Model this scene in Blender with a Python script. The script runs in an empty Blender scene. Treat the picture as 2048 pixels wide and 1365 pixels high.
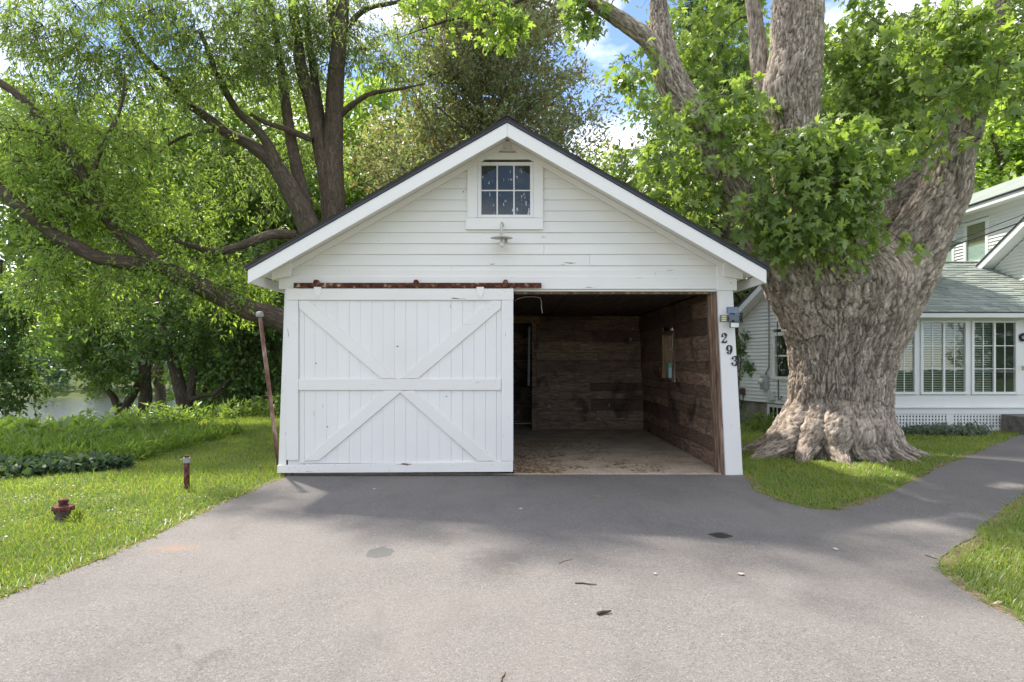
import bpy, bmesh, math, random
import numpy as np
from mathutils import Vector, Matrix, Quaternion

# ------------------------------------------------------------------ camera, sky, sun, exposure
scene = bpy.context.scene
COL = scene.collection
F, CX, HY, CZ = 1224.0, 1024.0, 720.0, 1.5          # focal length in photo pixels, principal column, horizon row, eye height
cam_data = bpy.data.cameras.new("camera")
cam = bpy.data.objects.new("camera", cam_data)
COL.objects.link(cam)
cam.location = (0, 0, CZ)
cam.rotation_euler = (math.radians(90), 0, 0)
cam_data.sensor_width = 36.0
cam_data.lens = 36.0 * F / 2048.0
cam_data.shift_y = (HY - 682.5) / 2048.0
cam_data.clip_end = 2000.0
scene.camera = cam

SUN_EL, SUN_AZ = math.radians(54), math.radians(-40)   # behind the garage, a little to the left
world = bpy.data.worlds.new("World")
scene.world = world
world.use_nodes = True
wn = world.node_tree
bg = wn.nodes["Background"]
sky = wn.nodes.new("ShaderNodeTexSky")
sky.sky_type = 'NISHITA'
sky.sun_disc = False
sky.sun_elevation = SUN_EL
sky.sun_rotation = SUN_AZ
sky.air_density = 0.7
sky.dust_density = 0.05
sky.ozone_density = 1.0
# broken white cloud over the whole sky
tcw = wn.nodes.new("ShaderNodeTexCoord")
mpw = wn.nodes.new("ShaderNodeMapping"); mpw.inputs["Scale"].default_value = (1.0, 1.0, 2.2); mpw.inputs["Location"].default_value = (12.5, 3.3, 4.2)
wn.links.new(tcw.outputs["Generated"], mpw.inputs["Vector"])
nzw = wn.nodes.new("ShaderNodeTexNoise"); nzw.inputs["Scale"].default_value = 2.6; nzw.inputs["Detail"].default_value = 6.0; nzw.inputs["Roughness"].default_value = 0.55
wn.links.new(mpw.outputs[0], nzw.inputs["Vector"])
rpw = wn.nodes.new("ShaderNodeValToRGB"); rpw.color_ramp.elements[0].position = 0.45; rpw.color_ramp.elements[1].position = 0.60
rpw.color_ramp.elements[1].color = (0.9, 0.9, 0.9, 1)
wn.links.new(nzw.outputs[0], rpw.inputs[0])
mxw = wn.nodes.new("ShaderNodeMix"); mxw.data_type = 'RGBA'
wn.links.new(rpw.outputs[0], mxw.inputs[0]); wn.links.new(sky.outputs[0], mxw.inputs[6]); mxw.inputs[7].default_value = (8.7, 8.5, 8.25, 1)
wn.links.new(mxw.outputs[2], bg.inputs[0])
bg.inputs[1].default_value = 0.07
sun_data = bpy.data.lights.new("sun", 'SUN')
sun_data.energy = 2.0
sun_data.angle = math.radians(2.0)
sun_data.color = (1.0, 0.94, 0.84)
sun = bpy.data.objects.new("sun", sun_data)
COL.objects.link(sun)
SUN_DIR = Vector((math.sin(SUN_AZ) * math.cos(SUN_EL), math.cos(SUN_AZ) * math.cos(SUN_EL), math.sin(SUN_EL)))
sun.rotation_euler = SUN_DIR.to_track_quat('Z', 'Y').to_euler()
sun.location = SUN_DIR * 60
scene.view_settings.view_transform = 'Standard'
scene.view_settings.look = 'None'
scene.view_settings.gamma = 1.0
scene.view_settings.exposure = 2.12
scene.view_settings.use_white_balance = True       # camera white balance
scene.view_settings.white_balance_temperature = 6450
scene.view_settings.white_balance_tint = 12
scene.render.engine = 'CYCLES'
scene.cycles.max_bounces = 10
scene.cycles.diffuse_bounces = 8
scene.cycles.transparent_max_bounces = 12

# ------------------------------------------------------------------ helpers
random.seed(7)
RNG = np.random.default_rng(11)
WL = {}                                             # world translation of every object used as a parent

def P(px, py, Y):
    return Vector(((px - CX) * Y / F, Y, CZ + (HY - py) * Y / F))

def G(px, py, z=0.0):
    Y = F * (CZ - z) / (py - HY)
    return ((px - CX) * Y / F, Y)

def XW(px, Y=8.0): return (px - CX) * Y / F
def ZW(py, Y=8.0): return CZ + (HY - py) * Y / F

def thing(name, label, cat, loc=(0, 0, 0), group=None):
    o = bpy.data.objects.new(name, None)
    COL.objects.link(o)
    o.location = loc
    o.empty_display_size = 0.1
    o["label"] = label
    o["category"] = cat
    if group: o["group"] = group
    WL[o.name] = Vector(loc)
    return o

def link(name, me, mat=None, parent=None, loc=None, kind=None, label=None, cat=None, group=None):
    o = bpy.data.objects.new(name, me)
    COL.objects.link(o)
    if mat is not None and len(me.materials) == 0:
        me.materials.append(mat)
    w = Vector(loc) if loc is not None else Vector((0, 0, 0))
    o.location = w
    if parent is not None:
        o.parent = parent
        o.matrix_parent_inverse = Matrix.Translation(-WL[parent.name])
    WL[o.name] = w
    if kind: o["kind"] = kind
    if label: o["label"] = label
    if cat: o["category"] = cat
    if group: o["group"] = group
    return o

def np_mesh(name, V, faces, uv=None, smooth=False):
    """V (n,3) array; faces: list of (m,k) int arrays"""
    me = bpy.data.meshes.new(name)
    V = np.asarray(V, dtype=np.float32)
    me.vertices.add(len(V))
    me.vertices.foreach_set("co", V.ravel())
    faces = [np.asarray(f, dtype=np.int32) for f in faces if len(f)]
    nl = sum(f.size for f in faces)
    npoly = sum(len(f) for f in faces)
    me.loops.add(nl)
    me.polygons.add(npoly)
    me.loops.foreach_set("vertex_index", np.concatenate([f.ravel() for f in faces]))
    tot = np.concatenate([np.full(len(f), f.shape[1], dtype=np.int32) for f in faces])
    st = np.concatenate([[0], np.cumsum(tot)[:-1]]).astype(np.int32)
    me.polygons.foreach_set("loop_start", st)
    me.polygons.foreach_set("loop_total", tot)
    if smooth:
        me.polygons.foreach_set("use_smooth", np.ones(npoly, dtype=bool))
    if uv is not None:
        l = me.uv_layers.new(name="UVMap")
        l.data.foreach_set("uv", np.asarray(uv, dtype=np.float32).ravel())
    me.update(calc_edges=True)
    return me

def _h(ix, iy, iz):
    n = (ix.astype(np.int64) * 374761393 + iy.astype(np.int64) * 668265263 + iz.astype(np.int64) * 2147483647 % 1274126177 + iz.astype(np.int64) * 951274213) & 0xffffffff
    n = ((n ^ (n >> 13)) * 1274126177) & 0xffffffff
    n = (n ^ (n >> 16)) & 0xffffff
    return n / float(0xffffff)

def vnoise(x, y, z):
    x, y, z = np.broadcast_arrays(np.asarray(x, float), np.asarray(y, float), np.asarray(z, float))
    ix, iy, iz = np.floor(x), np.floor(y), np.floor(z)
    fx, fy, fz = x - ix, y - iy, z - iz
    fx, fy, fz = [f * f * (3 - 2 * f) for f in (fx, fy, fz)]
    r = 0
    for a in (0, 1):
        for b in (0, 1):
            for c in (0, 1):
                w = (fx if a else 1 - fx) * (fy if b else 1 - fy) * (fz if c else 1 - fz)
                r = r + w * _h(ix + a, iy + b, iz + c)
    return r

def fbm(x, y, z, o=3):
    r, a, s = 0, 0.5, 1.0
    for i in range(o):
        r = r + a * vnoise(x * s + 17 * i, y * s + 5 * i, z * s)
        a *= 0.5; s *= 2.03
    return r

class MB:
    def __init__(s): s.v, s.f = [], []
    def hexa(s, c):                                  # 8 corners: bottom 4 ccw, top 4 ccw
        b = len(s.v); s.v += [tuple(p) for p in c]
        for q in ((3, 2, 1, 0), (4, 5, 6, 7), (0, 1, 5, 4), (1, 2, 6, 5), (2, 3, 7, 6), (3, 0, 4, 7)):
            s.f.append(tuple(b + i for i in q))
        return s
    def box(s, x0, x1, y0, y1, z0, z1):
        return s.hexa([(x0, y0, z0), (x1, y0, z0), (x1, y1, z0), (x0, y1, z0), (x0, y0, z1), (x1, y0, z1), (x1, y1, z1), (x0, y1, z1)])
    def prism(s, poly, y0, y1):                      # polygon in XZ extruded along Y
        b = len(s.v); n = len(poly)
        s.v += [(x, y0, z) for x, z in poly] + [(x, y1, z) for x, z in poly]
        s.f.append(tuple(b + i for i in range(n)))
        s.f.append(tuple(b + n + i for i in reversed(range(n))))
        for i in range(n):
            j = (i + 1) % n
            s.f.append((b + j, b + i, b + n + i, b + n + j))
        return s
    def tube(s, pts, rad, n=8):
        pts = [Vector(p) for p in pts]
        if not hasattr(rad, '__len__'): rad = [rad] * len(pts)
        b = len(s.v); u = None
        for i, p in enumerate(pts):
            d = (pts[min(i + 1, len(pts) - 1)] - pts[max(i - 1, 0)]).normalized()
            if u is None:
                u = d.orthogonal().normalized()
            u = (u - d * u.dot(d)).normalized(); w = d.cross(u)
            for k in range(n):
                a = 2 * math.pi * k / n
                s.v.append(tuple(p + (u * math.cos(a) + w * math.sin(a)) * rad[i]))
        for i in range(len(pts) - 1):
            for k in range(n):
                k2 = (k + 1) % n
                s.f.append((b + i * n + k, b + i * n + k2, b + (i + 1) * n + k2, b + (i + 1) * n + k))
        s.f.append(tuple(b + k for k in reversed(range(n))))
        s.f.append(tuple(b + (len(pts) - 1) * n + k for k in range(n)))
        return s
    def lathe(s, prof, n, origin, axis=Vector((0, 0, 1))):
        q = Vector((0, 0, 1)).rotation_difference(Vector(axis).normalized())
        o = Vector(origin); b = len(s.v)
        for r, z in prof:
            for k in range(n):
                a = 2 * math.pi * k / n
                s.v.append(tuple(o + q @ Vector((r * math.cos(a), r * math.sin(a), z))))
        for i in range(len(prof) - 1):
            for k in range(n):
                k2 = (k + 1) % n
                s.f.append((b + i * n + k, b + i * n + k2, b + (i + 1) * n + k2, b + (i + 1) * n + k))
        s.f.append(tuple(b + k for k in reversed(range(n))))
        s.f.append(tuple(b + (len(prof) - 1) * n + k for k in range(n)))
        return s
    def mesh(s, name, bevel=0.0, smooth=False, fix=True):
        bm = bmesh.new()
        vs = [bm.verts.new(v) for v in s.v]
        for f in s.f:
            try: bm.faces.new([vs[i] for i in f])
            except ValueError: pass
        if fix: bmesh.ops.recalc_face_normals(bm, faces=bm.faces)
        if bevel > 0:
            bmesh.ops.bevel(bm, geom=list(bm.edges), offset=bevel, segments=1, affect='EDGES', profile=0.5)
        me = bpy.data.meshes.new(name)
        bm.to_mesh(me); bm.free()
        if smooth:
            me.polygons.foreach_set("use_smooth", np.ones(len(me.polygons), dtype=bool))
        return me
    def build(s, name, mat, parent=None, bevel=0.0, smooth=False, **k):
        return link(name, s.mesh(name, bevel, smooth), mat, parent, **k)

# ---- materials
def node(nt, t, ins=None, **at):
    n = nt.nodes.new(t)
    for k, v in at.items(): setattr(n, k, v)
    for k, v in (ins or {}).items():
        s = n.inputs[k]
        if isinstance(v, bpy.types.NodeSocket): nt.links.new(v, s)
        else: s.default_value = v
    return n

def ramp(nt, fac, stops, interp='LINEAR'):
    n = nt.nodes.new("ShaderNodeValToRGB")
    cr = n.color_ramp; cr.interpolation = interp
    while len(cr.elements) < len(stops): cr.elements.new(0.5)
    for e, (p, c) in zip(cr.elements, stops):
        e.position = p
        e.color = (c, c, c, 1) if not hasattr(c, '__len__') else (*c, 1)
    nt.links.new(fac, n.inputs[0])
    return n.outputs[0]

def math_(nt, op, a, b=None, c=None, clamp=False):
    n = nt.nodes.new("ShaderNodeMath"); n.operation = op; n.use_clamp = clamp
    for i, v in enumerate((a, b, c)):
        if v is None: continue
        if isinstance(v, bpy.types.NodeSocket): nt.links.new(v, n.inputs[i])
        else: n.inputs[i].default_value = v
    return n.outputs[0]

def mixc(nt, fac, a, b, mode='MIX'):
    n = nt.nodes.new("ShaderNodeMix"); n.data_type = 'RGBA'; n.blend_type = mode
    for s, v in ((n.inputs[0], fac), (n.inputs[6], a), (n.inputs[7], b)):
        if isinstance(v, bpy.types.NodeSocket): nt.links.new(v, s)
        elif hasattr(v, '__len__'): s.default_value = (*v, 1) if len(v) == 3 else v
        else: s.default_value = v
    return n.outputs[2]

def newmat(name, rough=0.7, spec=0.3):
    m = bpy.data.materials.new(name); m.use_nodes = True
    nt = m.node_tree; b = nt.nodes["Principled BSDF"]
    b.inputs["Roughness"].default_value = rough
    b.inputs["Specular IOR Level"].default_value = spec
    return m, nt, b

def coords(nt, kind="Object", scale=(1, 1, 1), rot=(0, 0, 0)):
    tc = nt.nodes.new("ShaderNodeTexCoord")
    mp = node(nt, "ShaderNodeMapping", {"Vector": tc.outputs[kind], "Scale": scale, "Rotation": rot})
    return mp.outputs[0]

def noise(nt, vec, scale, detail=4.0, rough=0.55, dist=0.0):
    return node(nt, "ShaderNodeTexNoise", {"Vector": vec, "Scale": scale, "Detail": detail, "Roughness": rough, "Distortion": dist}).outputs[0]

def bump(nt, b, h, strength=0.3, dist=0.02):
    n = node(nt, "ShaderNodeBump", {"Height": h, "Strength": strength, "Distance": dist})
    nt.links.new(n.outputs[0], b.inputs["Normal"])

def mat_noise(name, stops, scale=8.0, rough=0.7, spec=0.3, stretch=(1, 1, 1), bstr=0.0, bscale=None, metal=0.0, detail=5.0):
    m, nt, b = newmat(name, rough, spec)
    v = coords(nt, "Object", stretch)
    f = noise(nt, v, scale, detail, 0.6)
    nt.links.new(ramp(nt, f, stops), b.inputs["Base Color"])
    b.inputs["Metallic"].default_value = metal
    if bstr:
        bump(nt, b, noise(nt, v, bscale or scale * 3, 4, 0.6), bstr, 0.01)
    return m

def mat_paint(name, base, chip=(0.20, 0.16, 0.12), chips=0.70, grain=(1, 1, 1), dirt=0.10):
    """old white paint: brushed grain, faint grime, small chips to bare wood"""
    m, nt, b = newmat(name, 0.55, 0.3)
    v = coords(nt)
    big = noise(nt, v, 1.3, 5, 0.6)
    c = mixc(nt, ramp(nt, big, [(0.35, 0.0), (0.75, dirt * 4)]), base, tuple(x * y for x, y in zip(base, (0.86, 0.85, 0.80))))
    oi = node(nt, "ShaderNodeObjectInfo")
    c = mixc(nt, math_(nt, 'MULTIPLY', oi.outputs["Random"], 0.30), c, tuple(x * 0.90 for x in base))
    vg = coords(nt, "Object", grain)
    g = noise(nt, vg, 30, 4, 0.6)
    ch = ramp(nt, noise(nt, vg, 22, 3, 0.5, 0.4), [(chips, 0.0), (chips + 0.02, 1.0)])
    ch = math_(nt, 'MULTIPLY', ch, ramp(nt, noise(nt, v, 2.5, 2), [(0.5, 0.0), (0.6, 1.0)]))
    nt.links.new(mixc(nt, ch, c, chip), b.inputs["Base Color"])
    bump(nt, b, math_(nt, 'SUBTRACT', math_(nt, 'MULTIPLY', g, 0.5), ch), 0.22, 0.006)
    return m

WHITE = mat_paint("white_paint_horizontal", (0.83, 0.80, 0.765), grain=(0.12, 1, 1), chips=0.70)
WHITE_V = mat_paint("white_paint_vertical", (0.83, 0.805, 0.785), grain=(1, 1, 0.10), chips=0.695)
WHITE_TRIM = mat_paint("white_trim_paint", (0.85, 0.825, 0.795), grain=(0.3, 1, 0.3), chips=0.76, dirt=0.05)
HOUSE_WHITE = mat_noise("house_white_siding", [(0.3, (0.72, 0.73, 0.70)), (0.7, (0.80, 0.80, 0.78))], 3, 0.5, 0.3)
HOUSE_TRIM = mat_noise("house_white_trim", [(0.3, (0.78, 0.78, 0.76)), (0.7, (0.83, 0.83, 0.81))], 2, 0.45, 0.35)

def mat_oldwood():
    m, nt, b = newmat("dark_barn_wood", 0.75, 0.25)
    v = coords(nt, "Object", (1, 1, 9))
    oi = node(nt, "ShaderNodeObjectInfo")
    off = node(nt, "ShaderNodeCombineXYZ", {0: math_(nt, 'MULTIPLY', oi.outputs["Random"], 30.0)})
    va = node(nt, "ShaderNodeVectorMath", {0: v, 1: off.outputs[0]}, operation='ADD').outputs[0]
    g = noise(nt, va, 5, 6, 0.65, 0.8)
    c = ramp(nt, g, [(0.32, (0.11, 0.070, 0.048)), (0.5, (0.28, 0.185, 0.125)), (0.66, (0.52, 0.37, 0.265))])
    c = mixc(nt, math_(nt, 'MULTIPLY', oi.outputs["Random"], 0.85), c, (0.085, 0.055, 0.040))
    st = ramp(nt, noise(nt, coords(nt), 2.2, 4, 0.6, 0.5), [(0.54, 0.0), (0.68, 0.8)])
    c = mixc(nt, st, c, (0.030, 0.022, 0.018))
    fl = ramp(nt, noise(nt, coords(nt, "Object", (1, 1, 0.35)), 14, 2, 0.4), [(0.735, 0.0), (0.75, 0.8)])
    c = mixc(nt, fl, c, (0.42, 0.39, 0.34))
    nt.links.new(c, b.inputs["Base Color"])
    bump(nt, b, noise(nt, va, 16, 5, 0.6), 0.35, 0.008)
    return m
OLDWOOD = mat_oldwood()
CEILWOOD = mat_noise("dark_ceiling_wood", [(0.3, (0.045, 0.033, 0.026)), (0.7, (0.12, 0.088, 0.07))], 6, 0.85, 0.2, (4, 0.5, 1), 0.3)  # darker brown wood for the ceiling boards
RAWWOOD = mat_noise("raw_brown_wood", [(0.3, (0.085, 0.05, 0.035)), (0.55, (0.23, 0.15, 0.10)), (0.75, (0.45, 0.37, 0.29))], 9, 0.8, 0.2, (2, 2, 0.25), 0.3)
RUST = mat_noise("rusty_iron", [(0.32, (0.040, 0.016, 0.011)), (0.5, (0.095, 0.036, 0.022)), (0.60, (0.18, 0.075, 0.040)), (0.68, (0.52, 0.40, 0.27))], 16, 0.85, 0.2, (1, 1, 1), 0.4)
RUST_RED = mat_noise("red_brown_rust", [(0.35, (0.045, 0.018, 0.015)), (0.5, (0.11, 0.038, 0.030)), (0.62, (0.19, 0.085, 0.058)), (0.72, (0.36, 0.24, 0.18))], 26, 0.85, 0.2, (1, 1, 1), 0.4)
GREYMETAL = mat_noise("weathered_grey_metal", [(0.3, (0.20, 0.20, 0.20)), (0.7, (0.40, 0.40, 0.39))], 20, 0.55, 0.4, (1, 1, 1), 0.15)
METERGREY = mat_noise("grey_meter_metal", [(0.3, (0.33, 0.36, 0.37)), (0.7, (0.44, 0.47, 0.48))], 12, 0.45, 0.4)
BLACK = mat_noise("black_paint", [(0.3, (0.012, 0.012, 0.015)), (0.7, (0.03, 0.03, 0.035))], 15, 0.5, 0.4)
DRIP = mat_noise("black_drip_edge", [(0.3, (0.010, 0.011, 0.016)), (0.7, (0.030, 0.032, 0.042))], 5, 0.35, 0.5)
SHINGLE_D = mat_noise("dark_shingle", [(0.3, (0.035, 0.030, 0.028)), (0.7, (0.10, 0.085, 0.07))], 60, 0.9, 0.2, (1, 1, 1), 0.3)
LAMPWHITE = mat_noise("aged_white_enamel", [(0.3, (0.45, 0.44, 0.40)), (0.7, (0.66, 0.65, 0.60))], 30, 0.35, 0.5)
CONCRETE = mat_noise("old_concrete", [(0.3, (0.12, 0.11, 0.10)), (0.7, (0.26, 0.24, 0.21))], 7, 0.9, 0.2, (1, 1, 1), 0.4)
FOUNDATION = mat_noise("stucco_foundation", [(0.35, (0.13, 0.12, 0.10)), (0.6, (0.30, 0.28, 0.23)), (0.75, (0.45, 0.41, 0.33))], 2.2, 0.95, 0.15, (1, 1, 1), 0.4, 25)
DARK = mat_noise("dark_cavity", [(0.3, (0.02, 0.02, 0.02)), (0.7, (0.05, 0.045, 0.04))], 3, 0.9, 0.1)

def mat_plain(name, c, rough=0.5, spec=0.4):
    return mat_noise(name, [(0.3, tuple(x * 0.85 for x in c)), (0.7, tuple(min(1, x * 1.1) for x in c))], 18, rough, spec)

def mat_glass(name, tint=(0.9, 0.95, 0.93), refl=1.0, specks=False):
    m = bpy.data.materials.new(name); m.use_nodes = True
    nt = m.node_tree; nt.nodes.remove(nt.nodes["Principled BSDF"])
    out = nt.nodes["Material Output"]
    v = coords(nt)
    nb = node(nt, "ShaderNodeBump", {"Height": noise(nt, v, 3.0, 2), "Strength": 0.05, "Distance": 0.02})
    tr = node(nt, "ShaderNodeBsdfTransparent", {"Color": (*tint, 1)})
    gl = node(nt, "ShaderNodeBsdfGlossy", {"Color": (1, 1, 1, 1), "Roughness": 0.02, "Normal": nb.outputs[0]})
    ge = node(nt, "ShaderNodeNewGeometry")
    dt = node(nt, "ShaderNodeVectorMath", {0: ge.outputs["Incoming"], 1: ge.outputs["Normal"]}, operation='DOT_PRODUCT').outputs["Value"]
    om = math_(nt, 'SUBTRACT', 1.0, math_(nt, 'ABSOLUTE', dt), clamp=True)
    fr = math_(nt, 'ADD', 0.045, math_(nt, 'MULTIPLY', math_(nt, 'POWER', om, 5.0), 0.9))   # the same for both faces of a thin pane
    mx = node(nt, "ShaderNodeMixShader", {0: math_(nt, 'MULTIPLY', fr, refl, clamp=True), 1: tr.outputs[0], 2: gl.outputs[0]})
    res = mx.outputs[0]
    if specks:
        vs = coords(nt, "Object", (1, 1, 0.35))
        s = ramp(nt, noise(nt, vs, 34, 3, 0.55), [(0.66, 0.0), (0.69, 0.85)])
        s2 = ramp(nt, noise(nt, v, 9, 3, 0.6), [(0.30, 0.14), (0.7, 0.42)])
        paint = node(nt, "ShaderNodeBsdfDiffuse", {"Color": (0.62, 0.64, 0.66, 1)})
        dust = node(nt, "ShaderNodeBsdfDiffuse", {"Color": (0.12, 0.13, 0.135, 1)})
        r2 = node(nt, "ShaderNodeMixShader", {0: s2, 1: res, 2: dust.outputs[0]})
        res = node(nt, "ShaderNodeMixShader", {0: s, 1: r2.outputs[0], 2: paint.outputs[0]}).outputs[0]
    nt.links.new(res, out.inputs[0])
    return m
GLASS = mat_glass("window_glass", (0.92, 0.955, 0.93), 1.0)
GLASS_OLD = mat_glass("dirty_attic_glass", (0.45, 0.5, 0.52), 1.3, True)

def mat_leaf(name, cols, trans=0.45, tcol=None, rough=0.38, spec=0.5, patch=0.5, dead=None):
    m, nt, b = newmat(name, rough, spec)
    out = nt.nodes["Material Output"]
    g = node(nt, "ShaderNodeNewGeometry")
    r = g.outputs["Random Per Island"]
    pn = noise(nt, coords(nt), 0.9, 3)
    f = math_(nt, 'ADD', math_(nt, 'MULTIPLY', r, 1 - patch), math_(nt, 'MULTIPLY', ramp(nt, pn, [(0.3, 0.0), (0.7, 1.0)]), patch))
    n = len(cols)
    stops = [(i / (n - 1), c) for i, c in enumerate(cols)]
    c = ramp(nt, f, stops)
    if dead:
        c = mixc(nt, ramp(nt, r, [(dead[0], 1.0), (dead[0] + 0.01, 0.0)]), c, dead[1])
    nt.links.new(c, b.inputs["Base Color"])
    tc = mixc(nt, 1.0, c, tcol or (2.0, 2.05, 0.9), 'MULTIPLY')
    t = node(nt, "ShaderNodeBsdfTranslucent", {"Color": tc})
    mx = node(nt, "ShaderNodeMixShader", {0: trans, 1: b.outputs[0], 2: t.outputs[0]})
    nt.links.new(mx.outputs[0], out.inputs[0])
    return m

L_MAPLE = mat_leaf("maple_leaf", [(0.12, 0.185, 0.058), (0.19, 0.27, 0.08), (0.30, 0.375, 0.125)], 0.45, patch=0.35)
L_WILLOW = mat_leaf("willow_leaf", [(0.115, 0.170, 0.062), (0.180, 0.255, 0.088), (0.275, 0.345, 0.125)], 0.50)
L_LIME = mat_leaf("lime_leaf", [(0.135, 0.205, 0.055), (0.215, 0.310, 0.078), (0.32, 0.40, 0.11)], 0.52)
L_DARK = mat_leaf("shade_leaf", [(0.070, 0.132, 0.046), (0.116, 0.194, 0.062), (0.171, 0.271, 0.078)], 0.42)
L_CEDAR = mat_leaf("cedar_spray", [(0.17, 0.175, 0.125), (0.215, 0.230, 0.145), (0.215, 0.285, 0.14)], 0.45, dead=(0.10, (0.19, 0.12, 0.06)))
L_PINE = mat_leaf("pine_needle", [(0.121, 0.187, 0.083), (0.176, 0.253, 0.110), (0.220, 0.297, 0.132)], 0.35)
L_FAR = mat_leaf("far_leaf", [(0.050, 0.095, 0.075), (0.075, 0.13, 0.10), (0.11, 0.165, 0.12)], 0.3)  # distance haze put into the leaf colour as a mild blue
L_GRASS = mat_leaf("grass_blade", [(0.120, 0.182, 0.035), (0.185, 0.255, 0.048), (0.265, 0.320, 0.068)], 0.42, patch=0.7, dead=(0.10, (0.30, 0.25, 0.12)))
L_WEED = mat_leaf("weed_leaf", [(0.102, 0.162, 0.048), (0.156, 0.228, 0.060), (0.240, 0.312, 0.084)], 0.42)
L_COVER = mat_leaf("dark_ground_cover_leaf", [(0.04, 0.075, 0.04), (0.065, 0.105, 0.055), (0.085, 0.13, 0.07)], 0.25, spec=0.2, rough=0.55)
L_BLUE = mat_leaf("blue_green_leaf", [(0.10, 0.135, 0.105), (0.15, 0.19, 0.15), (0.2, 0.24, 0.19)], 0.25)
L_BROWN = mat_leaf("fallen_leaf_brown", [(0.16, 0.09, 0.05), (0.28, 0.17, 0.09), (0.45, 0.36, 0.24)], 0.15)

def mat_bark(name, dark, mid, light, sc=(7.0, 1.7), bstr=0.8, moss=None, attr=False):
    m, nt, b = newmat(name, 0.9, 0.15)
    tc = nt.nodes.new("ShaderNodeTexCoord")
    wob = node(nt, "ShaderNodeTexNoise", {"Vector": tc.outputs["UV"], "Scale": 5.0, "Detail": 6.0, "Roughness": 0.7})
    wv = node(nt, "ShaderNodeVectorMath", {0: wob.outputs["Color"], 1: (0.13, 0.30, 0)}, operation='MULTIPLY').outputs[0]
    uv = node(nt, "ShaderNodeVectorMath", {0: tc.outputs["UV"], 1: wv}, operation='ADD').outputs[0]
    mp = node(nt, "ShaderNodeMapping", {"Vector": uv, "Scale": (sc[0], sc[1], 1)}).outputs[0]
    vo = node(nt, "ShaderNodeTexVoronoi", {"Vector": mp, "Scale": 1.0, "Randomness": 1.0}, feature='DISTANCE_TO_EDGE', voronoi_dimensions='2D')
    e1 = ramp(nt, vo.outputs["Distance"], [(0.0, 0.0), (0.13, 1.0)])
    rg = noise(nt, node(nt, "ShaderNodeMapping", {"Vector": uv, "Scale": (sc[0] * 0.8, sc[1] * 0.9, 1)}).outputs[0], 1.0, 6, 0.68, 0.6)
    e2 = ramp(nt, math_(nt, 'ABSOLUTE', math_(nt, 'SUBTRACT', rg, 0.5)), [(0.0, 0.0), (0.075, 1.0)])
    edge = math_(nt, 'ADD', math_(nt, 'MULTIPLY', e1, 0.45), math_(nt, 'MULTIPLY', e2, 0.55))
    vc = node(nt, "ShaderNodeTexVoronoi", {"Vector": mp, "Scale": 1.0}, feature='F1', voronoi_dimensions='2D')
    fine = noise(nt, node(nt, "ShaderNodeMapping", {"Vector": uv, "Scale": (44, 24, 1)}).outputs[0], 1.0, 5, 0.7)
    big = noise(nt, coords(nt), 1.3, 4)
    pl = node(nt, "ShaderNodeSeparateColor", {0: vc.outputs["Color"]}).outputs[0]
    if attr:
        pl = math_(nt, 'MULTIPLY', node(nt, 'ShaderNodeAttribute', attribute_name='plate').outputs['Fac'], 2.4)
    f = math_(nt, 'ADD', math_(nt, 'MULTIPLY', pl, 0.22), math_(nt, 'ADD', math_(nt, 'MULTIPLY', fine, 0.55), math_(nt, 'MULTIPLY', big, 0.35)))
    c = ramp(nt, f, [(0.32, mid), (0.78, light)])
    c = mixc(nt, math_(nt, 'MULTIPLY', math_(nt, 'SUBTRACT', 1.0, edge), 0.45 if attr else 0.8), c, dark)
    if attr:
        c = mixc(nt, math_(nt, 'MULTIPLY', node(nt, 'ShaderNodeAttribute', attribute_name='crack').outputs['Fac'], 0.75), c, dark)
    if moss:
        mk = ramp(nt, noise(nt, coords(nt), 2.6, 5, 0.65, 0.4), [(moss[0], 0.0), (moss[0] + 0.10, 0.75)])
        c = mixc(nt, mk, c, moss[1])
    nt.links.new(c, b.inputs["Base Color"])
    h = math_(nt, 'ADD', math_(nt, 'MULTIPLY', edge, 0.7), math_(nt, 'MULTIPLY', fine, 0.5))
    bump(nt, b, h, bstr, 0.03)
    return m
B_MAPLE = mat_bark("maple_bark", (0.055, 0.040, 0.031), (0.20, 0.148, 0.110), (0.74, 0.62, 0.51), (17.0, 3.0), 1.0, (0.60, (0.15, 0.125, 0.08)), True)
B_DARK = mat_bark("dark_bark", (0.040, 0.030, 0.022), (0.115, 0.088, 0.065), (0.25, 0.195, 0.15), (22.0, 3.6), 0.9)
B_TWIG = mat_noise("twig_bark", [(0.3, (0.05, 0.038, 0.028)), (0.7, (0.14, 0.105, 0.08))], 10, 0.9, 0.1)
B_CEDAR = mat_noise("cedar_twig_bark", [(0.3, (0.10, 0.075, 0.058)), (0.7, (0.24, 0.19, 0.155))], 8, 0.9, 0.1)

# ------------------------------------------------------------------ plants toolkit
def norm(a):
    return a / np.maximum(np.linalg.norm(a, axis=-1, keepdims=True), 1e-9)

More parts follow.
